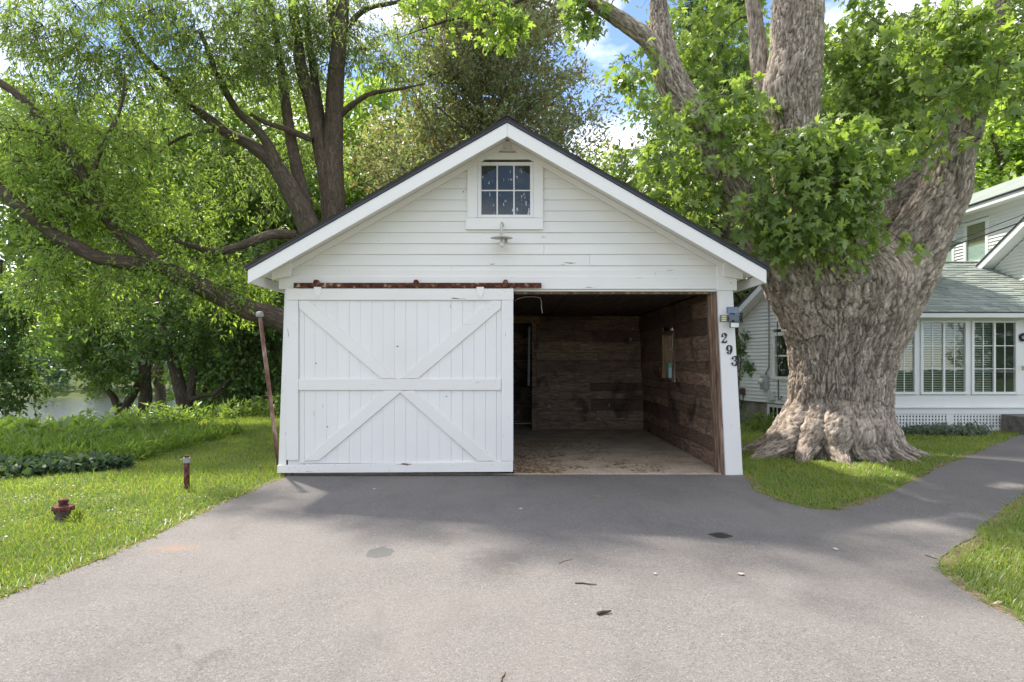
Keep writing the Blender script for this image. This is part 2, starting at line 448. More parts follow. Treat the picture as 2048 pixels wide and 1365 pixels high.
def instances(name, tv, tf, pos, axis, nrm, size, wid=None):
    """copies of a small template (x = side, y = along the axis, z = normal) merged in one mesh"""
    pos = np.asarray(pos, float); n = len(pos)
    ax = norm(np.asarray(axis, float))
    side = norm(np.cross(ax, nrm)); nn = np.cross(side, ax)
    tv = np.asarray(tv, float); k = len(tv)
    size = np.broadcast_to(np.asarray(size, float), (n,))
    wid = size if wid is None else np.broadcast_to(np.asarray(wid, float), (n,))
    V = (pos[:, None, :] + side[:, None, :] * (tv[None, :, 0:1] * wid[:, None, None])
         + ax[:, None, :] * (tv[None, :, 1:2] * size[:, None, None]) + nn[:, None, :] * (tv[None, :, 2:3] * size[:, None, None]))
    faces = []
    off = (np.arange(n) * k)[:, None, None]
    for kk in sorted({len(f) for f in tf}):
        fa = np.array([f for f in tf if len(f) == kk])
        faces.append((fa[None] + off).reshape(-1, kk))
    return np_mesh(name, V.reshape(-1, 3), faces)

_half = [(0.0, 0.0), (0.17, 0.0), (0.46, 0.04), (0.22, 0.25), (0.58, 0.56), (0.33, 0.50), (0.15, 0.48), (0.19, 0.74), (0.0, 1.0)]
_out = _half + [(-x, y) for x, y in _half[-2:0:-1]]
MAPLE_V = [(x, y, -0.22 * y * y - 0.25 * x * x) for x, y in _out] + [(0, 0.38, 0.02)]
MAPLE_F = [(i, (i + 1) % len(_out), len(_out)) for i in range(len(_out))]
LEAF_V = [(0, 0, 0), (0.5, 0.42, -0.05), (0, 1, -0.18), (-0.5, 0.42, -0.05), (0, 0.45, 0.06)]
LEAF_F = [(0, 1, 4), (1, 2, 4), (2, 3, 4), (3, 0, 4)]
DIA_V = [(0, 0, 0), (0.5, 0.45, 0.05), (0, 1, -0.12), (-0.5, 0.45, 0.05)]
DIA_F = [(0, 1, 2), (0, 2, 3)]
BLADE_V = [(-0.5, 0, 0), (0.5, 0, 0), (-0.36, 0.55, 0.06), (0.36, 0.55, 0.06), (0, 1, 0.26)]
BLADE_F = [(0, 1, 3, 2), (2, 3, 4)]

def prisms(A, B, ra, rb, n=3):
    A, B = np.asarray(A, float), np.asarray(B, float)
    d = norm(B - A)
    u = norm(np.cross(d, np.where(np.abs(d[:, 2:3]) > 0.9, [[1.0, 0, 0]], [[0, 0, 1.0]])))
    w = np.cross(d, u)
    ra = np.broadcast_to(ra, (len(A),)); rb = np.broadcast_to(rb, (len(A),))
    a = 2 * np.pi * np.arange(n) / n
    ring = u[:, None] * np.cos(a)[None, :, None] + w[:, None] * np.sin(a)[None, :, None]
    V = np.concatenate([A[:, None] + ring * ra[:, None, None], B[:, None] + ring * rb[:, None, None]], axis=1)
    q = np.array([(k, (k + 1) % n, n + (k + 1) % n, n + k) for k in range(n)])
    Fq = (q[None] + (np.arange(len(A)) * 2 * n)[:, None, None]).reshape(-1, 4)
    return V.reshape(-1, 3), Fq

def spline(pts, rad, step):
    """Catmull-Rom resample; returns centres, radii, arclength"""
    p = np.array([tuple(q) for q in pts], float); r = np.array(rad, float)
    pe = np.vstack([2 * p[0] - p[1], p, 2 * p[-1] - p[-2]]); re = np.concatenate([[r[0]], r, [r[-1]]])
    C, R = [], []
    for i in range(len(p) - 1):
        m = max(2, int(np.linalg.norm(p[i + 1] - p[i]) / step))
        for t in np.arange(m) / m:
            a = [-0.5 * t + t * t - 0.5 * t ** 3, 1 - 2.5 * t * t + 1.5 * t ** 3, 0.5 * t + 2 * t * t - 1.5 * t ** 3, -0.5 * t * t + 0.5 * t ** 3]
            C.append(sum(a[k] * pe[i + k] for k in range(4)))
            R.append((1 - t) * r[i] + t * r[i + 1])
    C.append(p[-1]); R.append(r[-1])
    C, R = np.array(C), np.array(R)
    S = np.concatenate([[0], np.cumsum(np.linalg.norm(np.diff(C, axis=0), axis=1))])
    return C, R, S

def plates(u, v, nu, seed):
    """cellular bark plates on an unrolled limb (wraps in u): crack distance and a random per plate"""
    iu, iv = np.floor(u), np.floor(v)
    f1 = np.full(u.shape, 9.0); f2 = np.full(u.shape, 9.0); rid = np.zeros(u.shape)
    for du in (-1, 0, 1):
        for dv in (-1, 0, 1):
            cu = np.mod(iu + du, nu); cv = iv + dv
            px_, py_ = _h(cu, cv, np.full(u.shape, seed)), _h(cu, cv, np.full(u.shape, seed + 7))
            d = np.hypot(iu + du + px_ - u, iv + dv + py_ - v)
            new = d < f1
            f2 = np.where(new, f1, np.minimum(f2, d)); rid = np.where(new, _h(cu, cv, np.full(u.shape, seed + 3)), rid); f1 = np.where(new, d, f1)
    return f2 - f1, rid

def bark_tube(name, pts, rad, ns=24, step=0.15, amp=0.02, fr=9.0, seed=0, flare=None, oval=1.0, wob=0.06, plate=None):
    C, R, S = spline(pts, rad, step)
    T = norm(np.gradient(C, axis=0))
    U = np.zeros_like(C); u = np.array([0.0, 1.0, 0.0])       # seam at the back (+Y)
    for i in range(len(C)):
        u = u - T[i] * np.dot(u, T[i]); u /= np.linalg.norm(u); U[i] = u
    W = np.cross(T, U)
    th = 2 * np.pi * np.arange(ns) / ns
    ct, sn = np.cos(th)[None, :], np.sin(th)[None, :]
    rr = R[:, None] * (1 + wob * 2 * (fbm(ct * 1.3 + seed, sn * 1.3, S[:, None] * 0.8, 2) - 0.4))
    if flare is not None:
        rr = rr * flare(C[:, 2][:, None], th[None, :])
    k = fr
    wx = 0.25 * (vnoise(ct * R[:, None] * 3, sn * R[:, None] * 3 + seed, S[:, None] * 1.5) - 0.5)
    n3 = fbm(ct * R[:, None] * 2.2 + seed, sn * R[:, None] * 2.2, S[:, None] * 1.4 + 3, 3)
    prand = None
    if plate is None:
        n1 = vnoise(ct * R[:, None] * k + wx * k + seed, sn * R[:, None] * k + wx * k, S[:, None] * k * 0.20 + seed)
        n2 = vnoise(ct * R[:, None] * k * 2.3 + seed, sn * R[:, None] * k * 2.3 + 9, S[:, None] * k * 0.5)
        d = -(1 - np.abs(2 * n1 - 1)) ** 3 * 1.2 - 0.5 * (1 - np.abs(2 * n2 - 1)) ** 3 + 1.6 * (n3 - 0.45)
    else:
        pw_, pl_ = plate                                       # plate width and length in metres
        nu = max(6, int(2 * np.pi * float(np.mean(R)) / pw_))
        X_, Y_, Z_ = ct * R[:, None], sn * R[:, None], S[:, None] + 0 * ct
        g1 = fbm(X_ * 5 + seed, Y_ * 5, Z_ * 4, 3) - 0.44; g2 = fbm(X_ * 5, Y_ * 5 + seed, Z_ * 4 + 9, 3) - 0.44
        g3 = fbm(X_ * 16 + seed, Y_ * 16, Z_ * 10, 2) - 0.37
        uu = th[None, :] / (2 * np.pi) * nu + g1 * 1.5 + g3 * 0.8 + 0 * Z_
        vv_ = Z_ / pl_ + g2 * 1.3 + g3 * 0.5
        e1_, r1_ = plates(uu, vv_, nu, seed)
        e2_, r2_ = plates(uu * 2.0 + 3, vv_ * 2.2 + 5, nu * 2, seed + 31)
        d = 1.1 * np.clip(e1_ / 0.2, 0, 1) ** 0.5 + 0.4 * np.clip(e2_ / 0.22, 0, 1) ** 0.6 + 0.7 * (r1_ - 0.5) + 0.6 * (r2_ - 0.5) - 1.2 + 2.2 * (n3 - 0.45)
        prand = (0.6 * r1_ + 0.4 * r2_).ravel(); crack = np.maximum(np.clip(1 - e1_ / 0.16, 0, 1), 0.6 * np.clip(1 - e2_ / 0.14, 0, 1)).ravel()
    rr = rr + amp * d
    V = C[:, None, :] + U[:, None, :] * (ct * rr)[:, :, None] * oval + W[:, None, :] * (sn * rr)[:, :, None]
    m = len(C)
    i, j = np.meshgrid(np.arange(m - 1), np.arange(ns), indexing='ij')
    j2 = (j + 1) % ns
    Fq = np.stack([i * ns + j, i * ns + j2, (i + 1) * ns + j2, (i + 1) * ns + j], axis=-1).reshape(-1, 4)
    ra = float(np.mean(R)) * 2 * np.pi / ns
    uv = np.stack([np.stack([j * ra, S[i]], -1), np.stack([(j + 1) * ra, S[i]], -1), np.stack([(j + 1) * ra, S[i + 1]], -1), np.stack([j * ra, S[i + 1]], -1)], axis=2).reshape(-1, 2)
    me = np_mesh(name, V.reshape(-1, 3), [Fq], uv, True)
    if prand is not None:
        at = me.attributes.new("plate", 'FLOAT', 'POINT'); at.data.foreach_set("value", prand.astype(np.float32))
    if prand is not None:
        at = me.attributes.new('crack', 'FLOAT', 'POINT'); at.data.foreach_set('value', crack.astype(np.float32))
    return me, C, R

def E(px, py, Y, rx, ry, rd, w=1.0):
    """an ellipsoid of foliage: a place in the tree with real size and distance"""
    return (np.array(P(px, py, Y)), np.array([rx * Y / F, rd, ry * Y / F]), w)

def in_ells(rng, ells, n):
    vol = np.array([e[2] * (e[1][0] * e[1][1] * e[1][2]) ** 0.75 for e in ells]); vol /= vol.sum()
    k = rng.choice(len(ells), n, p=vol)
    d = norm(rng.normal(size=(n, 3))) * (rng.random((n, 1)) ** 0.42)
    c = np.array([e[0] for e in ells])[k]; r = np.array([e[1] for e in ells])[k]
    return c + d * r

def foliage(rng, parent, nodes, noder, centres, mat, tmpl=(DIA_V, DIA_F), twigs=5, per=9, tlen=0.5, size=0.09, wid=None, droop=0.3,
            upn=0.8, twmat=None, tw_r=0.004, spread=0.06, name='foliage', wood=True, flat=0.6, fine=True):
    """clusters reached by branches that grow from the nearest wood, sprays of twigs, and leaves along them"""
    nodes = [np.asarray(nodes, float)]; noder = [np.asarray(noder, float)]
    N, Rr = nodes[0], noder[0]
    d0 = np.min(((centres[:, None] - N[None]) ** 2).sum(-1), axis=1) if len(N) * len(centres) < 4e6 else np.array([((c - N) ** 2).sum(-1).min() for c in centres])
    order = np.argsort(d0)
    A, B, RA, RB, outd = [], [], [], [], np.zeros_like(centres)
    cap = len(N) + len(centres) * 3 + 5
    NN = np.zeros((cap, 3)); NR = np.zeros(cap); NN[:len(N)] = N; NR[:len(N)] = Rr; cnt = len(N)
    for ci in order:
        c = centres[ci]
        dv = c - NN[:cnt]; d2 = (dv ** 2).sum(-1) * (1 + 0.6 * (dv[:, 2] < 0))
        j = int(np.argmin(d2)); a = NN[j]; L = math.sqrt(((c - a) ** 2).sum()) + 1e-6
        r0 = min(NR[j] * 0.75, 0.008 + 0.016 * L); r1 = max(0.005, r0 * 0.45)
        bend = rng.normal(size=3) * 0.10 * L + np.array([0, 0, 0.10 * L])
        m1 = a + (c - a) * 0.35 + bend; m2 = a + (c - a) * 0.72 + bend * 0.7
        pts = [a, m1, m2, c]; rs = [r0, r0 * 0.8 + r1 * 0.2, r0 * 0.4 + r1 * 0.6, r1]
        for q in range(3):
            A.append(pts[q]); B.append(pts[q + 1]); RA.append(rs[q]); RB.append(rs[q + 1])
        for q in (1, 2, 3):
            NN[cnt] = pts[q]; NR[cnt] = rs[q]; cnt += 1
        outd[ci] = (c - m2) / max(1e-6, np.linalg.norm(c - m2))
    n = len(centres)
    td = norm(outd[:, None, :] * 0.55 + rng.normal(size=(n, twigs, 3)) * np.array([1, 1, flat]) + np.array([0, 0, -droop * 0.6]))
    tl = tlen * (0.5 + rng.random((n, twigs)))
    tip = centres[:, None] + td * tl[..., None] + np.array([0, 0, -1.0]) * (droop * tl * 0.5)[..., None]
    t = (0.25 + 0.75 * rng.random((n, twigs, per)))
    pos = centres[:, None, None] + (tip - centres[:, None])[:, :, None] * t[..., None]
    pos = pos + rng.normal(size=pos.shape) * spread
    ax = norm(td[:, :, None] * 0.7 + rng.normal(size=pos.shape) * 0.75 + np.array([0, 0, -droop]))
    nm = norm(rng.normal(size=pos.shape) * (1 - upn) + np.array([0, 0, upn]) + ax * 0.1)
    k = pos.reshape(-1, 3)
    sz = size * (0.5 + 0.95 * rng.random(len(k)) ** 1.3)
    me = instances(name, tmpl[0], tmpl[1], k, ax.reshape(-1, 3), nm.reshape(-1, 3), sz, None if wid is None else sz * wid)
    fo = link(name, me, mat, parent, kind='stuff')
    if wood:
        V1, F1 = prisms(A, B, np.array(RA), np.array(RB), 4 if fine else 3)
        V2, F2 = (np.zeros((0, 3)), np.zeros((0, 4), int)) if not fine else (None, None)
        if fine: V2, F2 = prisms(np.repeat(centres, twigs, 0), tip.reshape(-1, 3), tw_r * 1.4, tw_r * 0.6, 3)
        link('branches', np_mesh('branches', np.vstack([V1, V2]), [F1, F2 + len(V1)]), twmat or B_TWIG, parent, kind='stuff')
    return fo

# ------------------------------------------------------------------ ground, driveway, river
def sstep(t):
    t = np.clip(t, 0, 1); return t * t * (3 - 2 * t)

def terrain(x, y):
    x = np.asarray(x, float); y = np.asarray(y, float)
    start = 11.6 + 7.4 * sstep((x + 10.0) / 5.0) + np.maximum(0, (x + 3) * 2.5)
    drop = sstep((y - start) / (15.0 + 8.0 * sstep((x + 10.5) / 5.0))) * 6.2
    far = sstep((y - 96.0) / 4.0) * 2.3 + sstep((y - 104.0) / 60.0) * 10.0
    soft = 0.05 * (fbm(x * 0.35, y * 0.35, 0.0, 2) - 0.35) * sstep((y - 9) / 4)
    return -0.014 - drop + far + soft

xs = np.concatenate([np.linspace(-160, -22, 30), np.linspace(-20, 20, 81), np.linspace(22, 160, 30)])
ys = np.concatenate([np.linspace(-60, -4, 12), np.linspace(-2, 60, 125), np.linspace(62, 260, 50)])
gx, gy = np.meshgrid(xs, ys, indexing='ij')
gv = np.stack([gx, gy, terrain(gx, gy)], -1).reshape(-1, 3)
ii, jj = np.meshgrid(np.arange(len(xs) - 1), np.arange(len(ys) - 1), indexing='ij')
n_ = len(ys)
gf = np.stack([ii * n_ + jj, (ii + 1) * n_ + jj, (ii + 1) * n_ + jj + 1, ii * n_ + jj + 1], -1).reshape(-1, 4)
m, nt, b = newmat("lawn_soil", 0.95, 0.1)
v = coords(nt)
c = ramp(nt, noise(nt, v, 1.4, 5, 0.6), [(0.3, (0.060, 0.085, 0.025)), (0.55, (0.095, 0.13, 0.035)), (0.75, (0.15, 0.135, 0.065))])
c = mixc(nt, ramp(nt, noise(nt, v, 45, 3), [(0.35, 0.0), (0.7, 0.7)]), c, (0.045, 0.055, 0.022))
nt.links.new(c, b.inputs["Base Color"]); bump(nt, b, noise(nt, v, 60, 3), 0.6, 0.02)
link("lawn", np_mesh("lawn", gv, [gf], None, True), m, kind="structure")

RIVER_Z = -4.7
m, nt, b = newmat("river_water", 0.06, 0.5)
b.inputs["Base Color"].default_value = (0.035, 0.045, 0.04, 1)
v = coords(nt, "Object", (0.35, 1.0, 1.0))
bump(nt, b, noise(nt, v, 2.2, 4, 0.6), 1.0, 0.22)
link("river", np_mesh("river", [(-160, 30, RIVER_Z), (160, 30, RIVER_Z), (160, 110, RIVER_Z), (-160, 110, RIVER_Z)], [[(0, 1, 2, 3)]]), m, kind="structure")

# driveway outline (metres): straight drive with a path that leaves to the right for the house
PATH_DIR = Vector((0.745, 0.667))
left_edge = [(-3.35, -9), (-3.28, 2.0), (-3.22, 3.85), (-3.12, 4.4), (-3.08, 5.0), (-3.05, 5.6), (-3.02, 6.22), (-2.98, 6.8), (-2.93, 7.3), (-2.88, 7.62), (-2.90, 8.03)]
right_edge = [(3.02, 8.03), (2.90, 7.55), (2.78, 6.85), (2.83, 6.42), (2.98, 6.16), (3.24, 6.08), (3.62, 6.34), (4.35, 7.02), (6.1, 8.62), (7.9, 10.25), (10.4, 12.45), (12.2, 12.7),
              (12.6, 11.9), (10.9, 11.35), (8.6, 9.35), (6.6, 7.6), (5.0, 6.2), (4.05, 5.33), (3.55, 4.93), (3.26, 4.68), (3.08, 4.42), (2.97, 4.10), (2.93, 3.75), (2.95, 3.3), (3.05, 2.0), (3.2, -9)]
def dense(poly, step, jit, rng):
    out = []
    for i in range(len(poly)):
        a, b_ = np.array(poly[i]), np.array(poly[(i + 1) % len(poly)])
        m_ = max(1, int(np.linalg.norm(b_ - a) / step))
        for k in range(m_): out.append(a + (b_ - a) * k / m_)
    out = np.array(out)
    j = jit * 2 * np.stack([fbm(out[:, 0] * 2.1, out[:, 1] * 2.1, 1.0, 3) - 0.43, fbm(out[:, 0] * 2.1, out[:, 1] * 2.1, 8.0, 3) - 0.43], -1)
    keep = (out[:, 1] > 7.7) & (np.abs(out[:, 0]) < 3.1)
    j[keep] = 0
    return out + j
DRIVE = dense(left_edge + right_edge, 0.14, 0.07, RNG)
def poly_mesh(name, pts, z):
    bm = bmesh.new()
    f = bm.faces.new([bm.verts.new((p[0], p[1], z)) for p in pts])
    bmesh.ops.triangulate(bm, faces=[f]); bmesh.ops.recalc_face_normals(bm, faces=bm.faces)
    me = bpy.data.meshes.new(name); bm.to_mesh(me); bm.free()
    if sum(p.normal.z for p in me.polygons) < 0: me.flip_normals()
    return me
def offset(pts, d):
    t = np.roll(pts, -1, 0) - np.roll(pts, 1, 0); t = t / np.maximum(np.linalg.norm(t, axis=1, keepdims=True), 1e-6)
    nrm_ = np.stack([t[:, 1], -t[:, 0]], -1)
    area = np.sum(pts[:, 0] * np.roll(pts[:, 1], -1) - np.roll(pts[:, 0], -1) * pts[:, 1])
    s_ = 1 if area > 0 else -1
    w_ = d * (0.35 + 1.3 * fbm(pts[:, 0] * 1.6, pts[:, 1] * 1.6, 4.0, 2))[:, None]
    return pts + nrm_ * s_ * w_

def mat_asphalt():
    m, nt, b = newmat("aged_asphalt", 0.85, 0.25)
    v = coords(nt)
    agg = node(nt, "ShaderNodeTexVoronoi", {"Vector": v, "Scale": 140.0}, feature='F1')
    sp = node(nt, "ShaderNodeSeparateColor", {0: agg.outputs["Color"]}).outputs[0]
    c = ramp(nt, sp, [(0.0, (0.092, 0.086, 0.081)), (0.55, (0.168, 0.156, 0.145)), (0.95, (0.215, 0.20, 0.185)), (1.0, (0.32, 0.30, 0.275))])
    fine = noise(nt, v, 28, 4, 0.7)
    c = mixc(nt, ramp(nt, fine, [(0.35, 0.0), (0.75, 0.6)]), c, (0.20, 0.183, 0.168))
    big = noise(nt, v, 0.55, 5, 0.62, 0.4)
    c = mixc(nt, ramp(nt, big, [(0.42, 0.0), (0.68, 0.5)]), c, (0.235, 0.213, 0.193))
    mid = noise(nt, coords(nt, "Object", (1, 0.5, 1)), 2.2, 4, 0.6, 0.3)
    c = mixc(nt, ramp(nt, mid, [(0.52, 0.0), (0.72, 0.35)]), c, (0.11, 0.10, 0.094))
    cw = node(nt, "ShaderNodeVectorMath", {0: v, 1: node(nt, "ShaderNodeVectorMath", {0: node(nt, "ShaderNodeTexNoise", {"Vector": v, "Scale": 1.6, "Detail": 6.0}).outputs["Color"], 1: (1.6, 1.6, 0)}, operation='MULTIPLY').outputs[0]}, operation='ADD').outputs[0]
    ck = node(nt, "ShaderNodeTexVoronoi", {"Vector": cw, "Scale": 0.42}, feature='DISTANCE_TO_EDGE')
    crk = math_(nt, 'MULTIPLY', ramp(nt, ck.outputs["Distance"], [(0.0, 0.35), (0.0025, 0.0)]), ramp(nt, noise(nt, v, 0.8, 3), [(0.56, 0.0), (0.62, 1.0)]))
    c = mixc(nt, crk, c, (0.05, 0.046, 0.042))
    # the asphalt turns darker toward the garage door, with an uneven edge
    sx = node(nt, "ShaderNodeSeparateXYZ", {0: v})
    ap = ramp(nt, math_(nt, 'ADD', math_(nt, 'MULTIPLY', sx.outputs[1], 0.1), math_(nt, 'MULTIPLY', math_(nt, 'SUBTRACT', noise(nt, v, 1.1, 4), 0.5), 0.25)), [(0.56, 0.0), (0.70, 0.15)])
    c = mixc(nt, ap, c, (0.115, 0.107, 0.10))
    def spot(x, y, rx, ry, soft, strength, col, c, wob=0.5):
        dx = math_(nt, 'DIVIDE', math_(nt, 'SUBTRACT', sx.outputs[0], x), rx)
        dy = math_(nt, 'DIVIDE', math_(nt, 'SUBTRACT', sx.outputs[1], y), ry)
        d = math_(nt, 'SQRT', math_(nt, 'ADD', math_(nt, 'MULTIPLY', dx, dx), math_(nt, 'MULTIPLY', dy, dy)))
        d = math_(nt, 'ADD', d, math_(nt, 'MULTIPLY', math_(nt, 'SUBTRACT', noise(nt, v, 11, 5, 0.65), 0.5), wob * 3))
        return mixc(nt, ramp(nt, d, [(1.0 - soft, strength), (1.0, 0.0)]), c, col)
    c = spot(1.78, 5.23, 0.10, 0.10, 0.25, 0.9, (0.022, 0.020, 0.019), c)
    c = spot(-1.03, 4.77, 0.115, 0.145, 0.12, 0.75, (0.088, 0.092, 0.088), c, 0.35)
    c = spot(-2.68, 4.87, 0.24, 0.12, 0.9, 0.38, (0.36, 0.19, 0.10), c)
    c = spot(-0.13, 4.45, 0.32, 0.40, 0.9, 0.5, (0.07, 0.066, 0.064), c)
    nt.links.new(c, b.inputs["Base Color"])
    h = math_(nt, 'ADD', math_(nt, 'MULTIPLY', agg.outputs["Distance"], 1.0), math_(nt, 'MULTIPLY', fine, 0.8))
    bump(nt, b, h, 0.55, 0.006)
    return m
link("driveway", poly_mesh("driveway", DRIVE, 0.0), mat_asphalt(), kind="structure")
VERGE = offset(DRIVE, 0.14)
m = mat_noise("sandy_verge", [(0.3, (0.10, 0.075, 0.045)), (0.55, (0.22, 0.17, 0.11)), (0.75, (0.36, 0.30, 0.21))], 22, 0.95, 0.1, (1, 1, 1), 0.6, 70)
link("dirt_verge", poly_mesh("dirt_verge", VERGE, -0.006), m, kind="structure")

# ------------------------------------------------------------------ the garage
GY = 8.0                                             # plane of the front wall
XC = -0.06                                           # ridge line
RT, RS = 4.47, 0.5686                                # ridge height and slope of the roof's upper face
garage = thing("garage", "white clapboard gable garage with one sliding door shut and a dark open bay", "garage", (XC, GY, 0))
def roof_z(x): return RT - RS * abs(x - XC)
GBACK = 14.3
def xl(z): return -3.05 + 0.040 * z                   # the side walls lean in a little
def xr(z): return 3.005 - 0.052 * z
jr = random.Random(3)

# gable clapboards, one by one, split round the attic window and cut to the rake
zs = [2.585] + [ZW(y) for y in (553, 532, 509.5, 488, 466, 444, 423, 401, 379, 358, 336, 305, 284)] + [4.33]
zs = zs[1:]
WIN = (-0.555, 0.36, 3.235, 4.065)
def clap(x0a, x1a, x0b, x1b, z0, z1, y=GY, name='siding_board', parent=garage, mat=None):
    dz = jr.uniform(-0.002, 0.002)
    o1, o2 = 0.026 + jr.uniform(-0.002, 0.003), 0.010
    mb = MB().hexa([(x0a, y - o1, z0 + dz), (x1a, y - o1, z0 + dz + jr.uniform(-.001, .001)), (x1a, y + 0.02, z0 + dz), (x0a, y + 0.02, z0 + dz),
                    (x0b, y - o2, z1 + 0.004), (x1b, y - o2, z1 + 0.004), (x1b, y + 0.02, z1 + 0.004), (x0b, y + 0.02, z1 + 0.004)])
    return mb.build(name, mat or WHITE, parent, bevel=0.0025)
def rake_x(z, side): 
    h = (RT - 0.115 - z) / RS
    return XC + side * max(0.02, h)
for z0, z1 in zip(zs[:-1], zs[1:]):
    la, lb = max(rake_x(z0, -1), xl(z0) - 0.0), max(rake_x(z1, -1), xl(z1) - 0.0)
    ra, rb = min(rake_x(z0, 1), xr(z0)), min(rake_x(z1, 1), xr(z1))
    if z1 > WIN[2] + 0.005 and z0 < WIN[3] - 0.005:
        if lb < WIN[0]: clap(la, WIN[0], lb, WIN[0], z0, z1)
        if rb > WIN[1]: clap(WIN[1], ra, WIN[1], rb, z0, z1)
        if z0 < WIN[2]: clap(WIN[0] + 0.001, WIN[1] - 0.001, WIN[0] + 0.001, WIN[1] - 0.001, z0, WIN[2] - 0.012)
    elif z0 < 2.9 and rb - lb > 4:
        cut = jr.uniform(-1.5, 1.5)
        clap(la, cut - 0.001, lb, cut - 0.001, z0, z1); clap(cut + 0.001, ra, cut + 0.001, rb, z0, z1)
    else:
        clap(la, ra, lb, rb, z0, z1)

# header boards over the doors
MB().box(XW(560), XW(1470), GY - 0.045, GY + 0.03, ZW(579.5), ZW(553.5)).build('header_board', WHITE, garage, bevel=0.004)
MB().box(XW(598), XW(1438), GY - 0.030, GY + 0.0, ZW(555), ZW(541)).build('header_board', WHITE, garage, bevel=0.003)
MB().box(XW(1432), XW(1471), GY - 0.052, GY - 0.001, ZW(582), ZW(531)).build('header_board', WHITE_TRIM, garage, bevel=0.004)
MB().box(XW(1027), XW(1436), GY - 0.02, GY + 0.10, ZW(583.5), ZW(579.8)).build('header_board', WHITE_TRIM, garage, bevel=0.002)
MB().box(XW(1027), XW(1428), GY + 0.02, GY + 0.12, ZW(588), ZW(583.8)).build('opening_lintel', RAWWOOD, garage, bevel=0.003)
# corner posts
def post(x0a, x1a, x0b, x1b, z0, z1, y0, y1, name, mat):
    return MB().hexa([(x0a, y0, z0), (x1a, y0, z0), (x1a, y1, z0), (x0a, y1, z0), (x0b, y0, z1), (x1b, y0, z1), (x1b, y1, z1), (x0b, y1, z1)]).build(name, mat, garage, bevel=0.004)
post(XW(1450), XW(1484), XW(1433), XW(1464), -0.03, ZW(581), GY - 0.035, GY + 0.06, 'corner_post', WHITE_V)
post(XW(558), XW(574), XW(571), XW(580), 0.06, ZW(580), GY - 0.03, GY + 0.06, 'corner_post', WHITE_V)
post(XW(566), XW(575.5), XW(576), XW(584), 0.12, ZW(581), GY - 0.06, GY - 0.031, 'corner_board', WHITE_V)
# bare wood jamb strips of the open bay
for k, (a0, a1, b0, b1, y0, y1) in enumerate(((1443, 1449.5, 1426.5, 1432.5, 0.0, 0.10), (1439, 1443.5, 1423, 1427, 0.035, 0.13), (1436.5, 1440, 1420, 1424, 0.07, 0.16))):
    post(XW(a0), XW(a1), XW(b0), XW(b1), 0.0, ZW(585) - 0.01 * k, GY + y0, GY + y1, 'door_jamb', RAWWOOD)

# roof: bargeboards, drip edge, soffit, slabs, shingle courses, eave boards, rafter tails
OH = 0.5
EAVE = 3.18
for s_ in (-1, 1):
    def rz(d, off): return RT - RS * d - off
    def bar(d0, d1, o0, o1, y0, y1, name, mat, bev=0.004, tipcut=True):
        p = [(XC + s_ * d0, rz(d0, o0)), (XC + s_ * d1, rz(d1, o0)), (XC + s_ * d1, rz(d1, o1)), (XC + s_ * d0, rz(d0, o1))]
        return MB().prism(p, y0, y1).build(name, mat, garage, bevel=bev)
    bar(0.001, EAVE, 0.062, 0.232, GY - OH, GY - OH + 0.025, 'bargeboard', WHITE_TRIM)
    bar(0.0015, EAVE + 0.025, 0.018, 0.060, GY - OH - 0.012, GY - OH + 0.05, 'drip_edge', DRIP, 0.002)
    bar(0.0, EAVE + 0.03, 0.0, 0.017, GY - OH - 0.02, GBACK + 0.35, 'roof_slab', SHINGLE_D, 0.0)
    bar(0.002, EAVE - 0.02, 0.066, 0.095, GY - OH + 0.0255, GBACK + 0.33, 'roof_deck', WHITE_TRIM, 0.0)
    # soffit boards running back under the rake
    bar(0.03, EAVE - 0.05, 0.100, 0.118, GY - OH + 0.027, GY - 0.012, 'soffit_board', WHITE_TRIM, 0.0015)
    bar(0.06, 3.0, 0.122, 0.205, GY - 0.060, GY - 0.028, 'frieze_board', WHITE_TRIM, 0.003)
    # eave fascia along the side
    xe = XC + s_ * EAVE
    MB().box(min(xe, xe - s_ * 0.02), max(xe, xe - s_ * 0.02), GY - OH + 0.027, GBACK + 0.3, rz(EAVE, 0.22), rz(EAVE, 0.10)).build('eave_fascia', WHITE_TRIM, garage, bevel=0.002)
    # rafter tails
    for k in range(8):
        yy = GY - 0.10 + 0.86 * k
        xi = XC + s_ * 2.80
        MB().prism([(xi, rz(2.80, 0.12)), (xe - s_ * 0.14, rz(EAVE - 0.14, 0.12)), (xe - s_ * 0.14, rz(EAVE - 0.14, 0.20)), (xi, rz(2.80, 0.30))], yy, yy + 0.045).build('rafter_tail', WHITE_TRIM, garage, bevel=0.002)
    mb = MB()
    for k in range(22):
        d0 = EAVE + 0.03 - k * 0.145; d1 = max(0.0, d0 - 0.30)
        for q in range(22):
            y0 = GY - OH - 0.02 + q * 0.327; y1 = y0 + 0.322
            j_ = jr.uniform(0, 0.004)
            mb.hexa([(XC + s_ * d0, y0, rz(d0, 0) + 0.001), (XC + s_ * d0, y1, rz(d0, 0) + 0.001), (XC + s_ * d1, y1, rz(d1, 0) + 0.001), (XC + s_ * d1, y0, rz(d1, 0) + 0.001),
                     (XC + s_ * d0, y0, rz(d0, 0) + 0.010 + j_), (XC + s_ * d0, y1, rz(d0, 0) + 0.010 + j_), (XC + s_ * d1, y1, rz(d1, 0) + 0.0035), (XC + s_ * d1, y0, rz(d1, 0) + 0.0035)])
    mb.build('roof_shingles', SHINGLE_D, garage, kind='stuff')
mb = MB()
